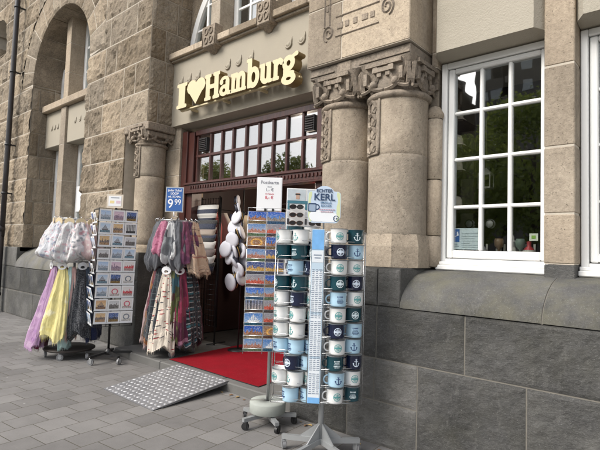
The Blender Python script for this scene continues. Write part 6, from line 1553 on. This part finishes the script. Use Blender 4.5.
for k, (dx, z, s_, ang, ph) in enumerate(CAPP):
    ang = ang+(16 if k % 3 == 1 else -6)
    c_ = make_cap() if c0 is None else copy_tree(c0); c0 = c0 or c_
    nrm_ = cdv*math.cos(RA(ang))+(crt*math.cos(RA(ph))+Vector((0, 0, 1))*math.sin(RA(ph)))*math.sin(RA(ang))
    c_.location = Vector((CX0, CY0, z))+crt*dx+cdv*(.05+.03*(k % 3)); c_.rotation_mode = 'QUATERNION'
    q_ = nrm_.to_track_quat('Z', 'Y'); c_.rotation_quaternion = q_ @ Vector((0, 0, 1)).rotation_difference(Vector((0, 0, 1))) @ Matrix.Rotation(k*1.1+.4, 3, 'Z').to_quaternion(); c_.scale = (s_,)*3
    tag(c_, 'white sailor cap with navy band and gold braid, '+capl[k], 'cap', 'sailor caps in the doorway')
# goods further inside: dark shelves with a few bags and boxes
SH = empty('shop_shelf', 'dark wooden shelf unit with souvenirs deep inside the doorway', 'shelf', (-4.4, 6.3, .1))
mb = MB()
for z in (.5, .95, 1.4, 1.85, 2.3): mb.box((-5.6, 6.1, z), (-3.2, 6.45, z+.03))
for x in (-5.6, -4.8, -4.0, -3.2): mb.box((x, 6.1, .1), (x+.03, 6.45, 2.35))
build('board', mb, plain('dark_shelf_wood', (.06, .022, .016), .5), SH)
rnd = random.Random(17)
gcol = [('white', (.5, .5, .5)), ('red', (.35, .03, .03)), ('blue', (.04, .09, .25)), ('brown', (.16, .08, .04)), ('black', (.02, .02, .02)), ('cream', (.5, .42, .3))]
for zi, z in enumerate((.53, .98, 1.43, 1.88)):
    for q in range(7):
        x = -5.5+.33*q; nm, cc_ = rnd.choice(gcol); h_ = rnd.uniform(.14, .30); mb = MB()
        mb.box((x, 6.08, z+.002), (x+rnd.uniform(.14, .24), 6.3, z+h_), 0, .5, .02); mb.tube([(x+.05, 6.15, z+h_-.004), (x+.07, 6.15, z+h_+.06), (x+.13, 6.15, z+h_+.06), (x+.14, 6.15, z+h_-.004)], .006, 6)
        tag(build('gift_bag', mb, plain('bag_'+nm, cc_, .6)), '%s gift bag on the %s shelf inside the shop, %s from the left' % (nm, ['bottom', 'second lowest', 'third', 'upper'][zi], ORD[q] if q else 'first'), 'bag', 'gift bags on the dark shelves')
# jackets hanging to the right of the doorway
for q in range(4):
    mb = MB(); x = -4.15+.16*q
    vs = []; n, m = 20, 10
    for i in range(m+1):
        v = i/m; ww = (.04+.16*min(1, v*4))*(1+.1*v)
        for k in range(n): f = 2*PI*k/n; vs.append((x+.055*math.cos(f)*(1+.2*math.sin(3*f)), 5.3+ww*math.sin(f), 2.0-.62*v))
    mb.add(vs, [(i*n+k, (i+1)*n+k, (i+1)*n+(k+1) % n, i*n+(k+1) % n) for i in range(m) for k in range(n)]+[tuple(range(n)), tuple(range(m*n, m*n+n))[::-1]], 0, True)
    tag(build('hanging_shirt', mb, plain('shirt_%d' % q, [(.25, .12, .10), (.05, .06, .09), (.35, .28, .24), (.12, .03, .03)][q], .9)), '%s shirt on the rail inside the doorway' % ['brick red', 'dark blue', 'beige', 'wine red'][q], 'shirt', 'shirts on the indoor rail')
RL = empty('clothes_rail', 'black clothes rail with four shirts inside the doorway', 'clothes rail', (-3.9, 5.3, .1))
mb = MB(); mb.tube([(-4.3, 5.3, .1), (-4.3, 5.3, 2.03), (-3.5, 5.3, 2.03), (-3.5, 5.3, .1)], .014, 8); build('rail', mb, M_BLACK, RL)
# small lit ceiling spots of the shop
def emis(name, col, st):
    m = bpy.data.materials.new(name); m.use_nodes = True; t = m.node_tree; t.nodes.clear(); o = t.nodes.new('ShaderNodeOutputMaterial'); e = t.nodes.new('ShaderNodeEmission')
    e.inputs[0].default_value = (*col, 1); e.inputs[1].default_value = st; t.links.new(e.outputs[0], o.inputs[0]); return m
M_LAMP = emis('warm_bulb', (1, .86, .66), 14)
for (x, y, z, lb) in ((-4.83, 5.55, 2.57, 'lit round ceiling spot above the postcard price sign'), (-4.05, 5.2, 2.50, 'lit ceiling spot right of the price sign'), (-4.6, 7.2, 2.9, 'lit ceiling spot far back in the shop')):
    t = empty('ceiling_spot', lb, 'lamp', (x, y, z)); mb = MB(); mb.lathe([(.04, z+.10), (.045, z+.0), (.035, z-.004)], (x, y, 0), 16); mb.tube([(x, y, z+.09), (x, y, 3.3)], .008, 6); build('housing', mb, M_BLACK, t)
    mb = MB(); mb.ball((x, y, z+.002), .034, 12); build('bulb', mb, M_LAMP, t)
    ld = bpy.data.lights.new('spot_glow', 'POINT'); ld.energy = 22; ld.color = (1, .85, .68); ld.shadow_soft_size = .06; lo_ = bpy.data.objects.new('spot_glow', ld); C.objects.link(lo_); lo_.parent = t; lo_.location = (0, 0, -.08)

# ------------------------------------------------------------------ window display behind the right window
DS = empty('display_shelf', 'glass display shelving with a white edge behind the right shop window', 'shelf', (-1.4, 4.3, 1.3))
mb = MB(); mb.box((-1.98, 4.12, 1.44), (-1.0, 4.55, 1.47)); 
for z in (1.88, 2.20, 2.42, 2.64): mb.box((-1.88, 3.93, z-.018), (-1.64, 4.30, z), 1)
for x in (-1.90, -1.68): mb.box((x, 4.29, 1.47), (x+.015, 4.305, 2.9), 1)
build('shelf_board', mb, [M_WHITE, plain('dark_brown_shelf', (.05, .03, .02), .5)], DS)
for k, z in enumerate((2.642, 2.422, 2.202, 1.885)):
    mb = MB(); mb.lathe([(.092, 0), (.097, .004), (.090, .012), (.072, .014), (.070, .06), (.055, .092), (.02, .105), (0, .107)], (-1.735, 3.99, z), 24)
    tag(build('felt_hat', mb, plain('hat_beige', (.88, .76, .64), .8, var=.08)), '%s beige domed hat on the shelf behind the right window' % ['topmost', 'second', 'third', 'lowest'][k], 'hat', 'beige hats behind the window')
# lantern and figures
mb = MB(); mb.box((-1.61, 4.2, 2.07), (-1.50, 4.3, 2.085)); mb.box((-1.61, 4.2, 2.19), (-1.50, 4.3, 2.205))
for x in (-1.605, -1.505):
    for y in (4.205, 4.295): mb.box((x-.004, y-.004, 2.085), (x+.004, y+.004, 2.19))
mb.add([(-1.61, 4.2, 2.205), (-1.50, 4.2, 2.205), (-1.50, 4.3, 2.205), (-1.61, 4.3, 2.205), (-1.555, 4.25, 2.26)], [(0, 1, 4), (1, 2, 4), (2, 3, 4), (3, 0, 4)]); mb.tube([(-1.555, 4.25, 2.26), (-1.555, 4.25, 3.0)], .002, 5)
lt = tag(build('lantern', mb, plain('lantern_metal', (.30, .29, .27), .4, .4)), 'small square lantern hanging behind the middle of the window', 'lantern')
SP = empty('display_stand', 'dark metal ship ornament with two round gauges on the window board', 'ornament', (-1.60, 4.25, 1.47))
mb = MB(); mb.tube([(-1.60, 4.25, 1.47), (-1.60, 4.25, 1.86)], .012, 8); mb.tube([(-1.70, 4.25, 1.76), (-1.50, 4.25, 1.76)], .010, 8); mb.lathe([(0, 0), (.07, 0), (.06, .05), (.03, .09), (.04, .14), (.02, .2), (0, .2)], (-1.60, 4.25, 1.47), 16); build('body', mb, M_BLACK, SP)
for x in (-1.69, -1.51):
    mb = MB(); mb.tube([(x, 4.22, 1.76), (x, 4.26, 1.76)], .040, 20); mb.tube([(x+.036*math.cos(a), 4.218, 1.76+.036*math.sin(a)) for a in np.linspace(0, 2*PI, 21)[:-1]], .005, 6, 1, True); build('gauge', mb, [plain('gauge_face', (.45, .45, .44), .4), M_BLACK], SP)
figs = [(-1.70, 'blue and white', (.20, .28, .40)), (-1.52, 'silver', (.50, .50, .50)), (-1.36, 'brown', (.22, .14, .08)), (-1.27, 'white', (.55, .52, .50)), (-1.13, 'red', (.55, .05, .06)), (-1.21, 'glass green', (.18, .25, .20))]
for kf, (x, nm, cc_) in enumerate(figs):
    mb = MB(); y_ = 4.02+.05*(kf % 2)
    prof = [[(0, 0), (.034, 0), (.030, .02), (.020, .12), (.026, .125), (.026, .135), (.014, .14), (.014, .165), (0, .19)], [(0, 0), (.04, 0), (.046, .03), (.036, .07), (.016, .09), (.016, .12), (.02, .125), (0, .13)],
            [(0, 0), (.03, 0), (.03, .01), (.008, .02), (.008, .06), (.035, .09), (.038, .13), (.03, .15), (0, .15)]][kf % 3]
    mb.lathe(prof, (x, y_, 1.472), 18, 0)
    mb.lathe([(prof[2][0]+.003, prof[2][1]+.01), (prof[3][0]*.5+prof[2][0]*.5+.003, (prof[2][1]+prof[3][1])/2+.01)], (x, y_, 1.472), 18, 1)
    for q in range(3): mb.tube([(x-.03+.03*q, y_+.04, 1.472), (x-.03+.03*q, y_+.04, 1.54+.02*q)], .009, 8, 1)
    tag(build('figurine', mb, [plain('fig_'+nm.replace(' ', '_'), cc_, .35), plain('fig_trim', (.6, .58, .52), .4)]), 'small %s souvenir piece on the board behind the window' % nm, 'souvenir', 'figurines behind the window')
# notices on the glass
NT = empty('window_notice', 'pale printed notice with a blue logo block taped inside the lower left pane', 'notice', (-1.6, 3.85, 1.5))
mb = MB(); mb.box((-1.675, 3.868, 1.525), (-1.467, 3.870, 1.70)); build('sheet', mb, plain('pale_blue_paper', (.60, .68, .72), .6), NT)
mb = MB(); mb.box((-1.670, 3.8662, 1.585), (-1.628, 3.8672, 1.692)); 
mb.add([(-1.668, 3.8652, 1.632), (-1.650, 3.8652, 1.640), (-1.650, 3.8652, 1.668), (-1.640, 3.8652, 1.672), (-1.634, 3.8652, 1.640), (-1.666, 3.8652, 1.628)], [(0, 5, 4, 3, 2, 1)], 1)
build('logo', mb, [M_BLUE, M_WPRINT], NT); mb = MB()
for k, (xa, xb, z) in enumerate(((-1.61, -1.475, 1.653), (-1.61, -1.475, 1.632), (-1.61, -1.50, 1.612), (-1.61, -1.475, 1.592), (-1.61, -1.54, 1.573), (-1.61, -1.475, 1.556), (-1.61, -1.475, 1.541), (-1.668, -1.645, 1.562), (-1.668, -1.632, 1.546))): mb.box((xa, 3.8662, z), (xb, 3.8672, z+(.003 if k < 7 else .008)))
build('lettering', mb, plain('notice_grey', (.30, .36, .40), .6), NT)
mb = MB(); mb.box((-1.085, 3.868, 1.60), (-1.025, 3.870, 1.655)); s_ = tag(build('window_sticker', mb, plain('sticker_white', (.75, .75, .68), .6)), 'small white sticker with green leaf low on the right pane', 'sticker'); mb = MB(); mb.box((-1.07, 3.8662, 1.615), (-1.04, 3.8672, 1.64)); build('leaf_print', mb, plain('leaf_green', (.25, .45, .08), .6), s_, None, True)

# ------------------------------------------------------------------ across the street (what the glass mirrors)
def leaf_mat(name, a, b_):
    m, t, b = nodes(name); b.inputs['Roughness'].default_value = .6; oi = noise(t, coord(t), 1.4, 3); c = mix(t, oi, a, b_); t.links.new(c, b.inputs['Base Color'])
    tl = t.nodes.new('ShaderNodeBsdfTranslucent'); t.links.new(mix(t, 1, c, (1.55, 1.5, 1.0), 'MULTIPLY'), tl.inputs[0]); ms = t.nodes.new('ShaderNodeMixShader'); ms.inputs[0].default_value = .5
    t.links.new(b.outputs[0], ms.inputs[1]); t.links.new(tl.outputs[0], ms.inputs[2]); t.links.new(ms.outputs[0], [n for n in t.nodes if n.type == 'OUTPUT_MATERIAL'][0].inputs[0]); return m
LM = leaf_mat('tree_leaves', (.11, .145, .045), (.24, .28, .10)); BK = plain('bark', (.09, .07, .055), .95, var=.3)
def make_tree(seed, H=11.5, Rc=4.6):
    rg = np.random.default_rng(seed); mb = MB(); mb.tube([(0, 0, 0), (.1, .05, 2.5), (.05, -.1, 5), (.2, .1, H*.75)], [.30, .24, .18, .06], 10)
    for k in range(7):
        a = k*.9+seed; z = 2.8+.7*k; mb.tube([(0, 0, z), (1.3*math.cos(a), 1.3*math.sin(a), z+1.0), (2.9*math.cos(a), 2.9*math.sin(a), z+2.3)], [.10, .07, .03], 6)
    cl = []
    for k in range(60):
        a = rg.uniform(0, 2*PI); zz_ = rg.uniform(-1, 1); q = math.sqrt(1-zz_*zz_)*rg.uniform(.5, 1); cl.append((Rc*.82*q*math.cos(a), Rc*.82*q*math.sin(a), H*.60+zz_*H*.32, rg.uniform(.8, 1.5)))
    cen = np.array([c[:3] for c in cl]); rad = np.array([c[3] for c in cl]); n = 9000; idx = rg.integers(0, len(cl), n)
    d = rg.normal(size=(n, 3)); d /= np.linalg.norm(d, axis=1)[:, None]; P = cen[idx]+d*(rad[idx]*rg.uniform(.3, 1, n)**.5)[:, None]
    a1 = rg.normal(size=(n, 3)); a1 /= np.linalg.norm(a1, axis=1)[:, None]; a2 = np.cross(a1, rg.normal(size=(n, 3))); a2 /= np.linalg.norm(a2, axis=1)[:, None]; s_ = rg.uniform(.09, .18, n)[:, None]
    V = np.stack([P-a1*s_, P-a2*s_*.6, P+a1*s_, P+a2*s_*.6], 1).reshape(-1, 3)
    t = bpy.data.objects.new('street_tree', None); C.objects.link(t); build('trunk', mb, BK, t, None, False)
    m2 = MB(); m2.add(V, [(4*k, 4*k+1, 4*k+2, 4*k+3) for k in range(n)]); build('crown', m2, LM, t, None, False); return t
trs = [make_tree(s_) for s_ in (1, 2)]
spots = [(-62, -29), (-54, -33), (-47, -28), (-40, -31), (-33.5, -28), (-27, -32), (-21, -28), (-15, -31), (-9.5, -27), (-4, -31), (2, -28), (9, -32), (16, -29), (-18, -37), (-30, -38), (-8, -38)]
sz = ['tall', 'broad', 'small', 'rounded']
rel = ['first', 'second', 'third', 'fourth', 'fifth', 'sixth', 'seventh', 'eighth', 'ninth', 'tenth', 'eleventh', 'twelfth', 'last']
for k, (x, y) in enumerate(spots):
    t = trs[k] if k < 2 else copy_tree(trs[k % 2]); t.location = (x, y, -.1); t.rotation_euler = (0, 0, k*1.3); s_ = .9+.25*((k*.37) % 1); t.scale = (s_, s_, s_)
    tag(t, ('green street tree across the road, %s from the left in the front row' % rel[k]) if k < 13 else ('green tree in the rear row across the road, %s one' % rel[k-13]), 'tree', 'trees across the road')
TB = empty('tower_block', 'grey brown residential tower with stacked balconies beyond the trees', 'building', (-20, -62, 0))
mb = MB(); mb.box((-26.4, -72, -.1), (-22.6, -60, 44)); mb.box((-21.4, -72, -.1), (-12.5, -58.5, 41)); mb.box((-22.6, -71, -.1), (-21.4, -62, 43)); build('wall', mb, plain('dark_brick_tower', (.17, .15, .135), .9, var=.2, vscale=.5), TB)
mb = MB()
for k in range(15): mb.box((-22.55, -61.9, 1+2.8*k), (-21.45, -60.6, 2.0+2.8*k))
build('balcony', mb, plain('balcony_concrete', (.45, .40, .36), .9), TB)
for (xa, y) in ((-25.6, -59.98), (-24.0, -59.98), (-19.6, -58.48), (-16.6, -58.48), (-14.4, -58.48)):
    for k in range(8, 15):
        mb = MB(); mb.box((xa, y, 1.6+2.8*k), (xa+1.3, y+.06, 3.1+2.8*k)); build('window', mb, M_CURTAIN if (k+int(xa)) % 3 else M_DARK, TB)

SB = empty('gabled_house', 'dark house with a stepped gable left of the tower across the road', 'building', (-36, -60, 0))
mb = MB()
for k in range(7): mb.box((-45, -66, (-.1 if k == 0 else 23+2.2*k-.001)), (-28.2-1.0*k, -56, 25.2+2.2*k))
build('wall', mb, plain('dark_gable_brick', (.07, .05, .04), .9, var=.2, vscale=.5), SB)

# dry leaves and bits of litter blown against the step and the plinth
lm_ = [plain('dry_leaf_brown', (.20, .11, .05), .8, var=.3), plain('dry_leaf_ochre', (.34, .24, .10), .8, var=.3)]
rl = random.Random(12); lw = ['first', 'second', 'third', 'fourth', 'fifth', 'sixth', 'seventh', 'eighth', 'ninth', 'tenth', 'eleventh', 'twelfth', 'thirteenth', 'fourteenth', 'fifteenth', 'sixteenth', 'seventeenth', 'last']
lx = sorted([-3.95+rl.uniform(-.05, .95) for _ in range(9)]+[rl.uniform(-2.8, -1.75) for _ in range(9)])
for k, x in enumerate(lx):
    y = (3.29 if x < -2.93 else 3.215)-abs(rl.gauss(0, .025)); a = rl.uniform(0, 6.28); q = rl.uniform(.014, .028); mb = MB(); vs = []
    for j, (u, v) in enumerate(((-1, 0), (-.5, .45), (.2, .5), (1, 0), (.2, -.5), (-.5, -.45))): vs.append((x+q*(u*math.cos(a)-v*math.sin(a)), y+q*(u*math.sin(a)+v*math.cos(a)), .003+abs(v)*q*rl.uniform(.2, .9)))
    vs.append((x, y, .004)); mb.add(vs, [(j, (j+1) % 6, 6) for j in range(6)])
    tag(build('dry_leaf', mb, lm_[k % 2]), '%s curled dry leaf on the paving along the wall base, %s from the left' % (['brown', 'ochre'][k % 2], lw[k]), 'leaf', 'dry leaves along the wall')
# folded goods on hangers in the doorway gloom
GD = [(-5.98, 4.75, (0.38, 0.10, 0.10), 'dark red'), (-6.0, 4.98, (0.57, 0.51, 0.47), 'grey'), (-6.02, 5.22, (0.08, 0.10, 0.19), 'navy'), (-6.0, 5.46, (0.68, 0.57, 0.42), 'sand coloured'), (-6.02, 5.70, (0.19, 0.23, 0.23), 'charcoal'), (-6.0, 5.94, (0.57, 0.08, 0.10), 'bright red'), (-6.0, 6.18, (.42, .42, .42), 'pale grey')]
for k, (x, y, c_, nm) in enumerate(GD):
    mb = MB(); n, m = 24, 12; vs = []
    for i in range(m+1):
        v = i/m; ww = (.05+.17*min(1, v*3.5))*(1+.06*v)
        for q in range(n):
            f = 2*PI*q/n; dp = .05*(1+.3*math.sin(3*f+k)); vs.append((x+ww*math.cos(f)*1.0, y-dp*math.sin(f)*1.3, 2.05-.72*v))
    mb.add(vs, [(i*n+q, i*n+(q+1) % n, (i+1)*n+(q+1) % n, (i+1)*n+q) for i in range(m) for q in range(n)]+[tuple(range(n))[::-1], tuple(range(m*n, m*n+n))], 0, True)
    tag(build('hanging_jacket', mb, plain('jacket_'+nm.replace(' ', '_'), c_, .9, var=.15)), '%s jacket hanging in the gloom behind the sailor caps' % nm, 'jacket', 'jackets inside the shop')
RJ = empty('clothes_rail', 'long dark clothes rail for jackets deeper in the doorway', 'clothes rail', (-6.0, 5.5, .1))
mb = MB(); mb.tube([(-6.0, 4.66, .1), (-6.0, 4.66, 2.10), (-6.0, 6.3, 2.10), (-6.0, 6.3, .1)], .014, 8); build('rail', mb, M_BLACK, RJ)

BAGC = [((.55, .05, .06), 'red'), ((.60, .58, .54), 'white'), ((.05, .08, .22), 'navy blue'), ((.50, .38, .22), 'tan'), ((.62, .10, .08), 'orange red'), ((.40, .44, .48), 'light grey'), ((.12, .04, .05), 'wine'), ((.55, .52, .48), 'off white')]
for k, (c_, nm) in enumerate(BAGC):
    mb = MB(); x = -5.05+.17*k; y = 5.25+.04*(k % 2); h_ = .30+.04*(k % 3)
    mb.box((x-.07, y-.03, 2.06-h_), (x+.07, y+.03, 2.06), 0, .5, .02); mb.tube([(x-.04, y, 2.055), (x-.03, y, 2.14), (x, y, 2.168), (x+.03, y, 2.14), (x+.04, y, 2.055)], .006, 6)
    mb.box((x-.035, y-.033, 2.06-h_*.7), (x+.035, y-.029, 2.06-h_*.35), 1)
    tag(build('tote_bag', mb, [plain('tote_'+nm.replace(' ', '_'), c_, .8, var=.1), M_PAPER if k % 2 else M_BLUE]), 'small %s bag hanging from the bar inside the shop door' % nm, 'bag', 'bags on the bar inside the door')
HB = empty('hanging_bar', 'thin black bar with small bags hung across the inside of the doorway', 'rail', (-4.4, 5.27, 2.17))
mb = MB(); mb.tube([(-5.3, 5.27, 3.3), (-5.3, 5.27, 2.178), (-3.5, 5.27, 2.178), (-3.5, 5.27, 3.3)], .008, 8); build('rail', mb, M_BLACK, HB)
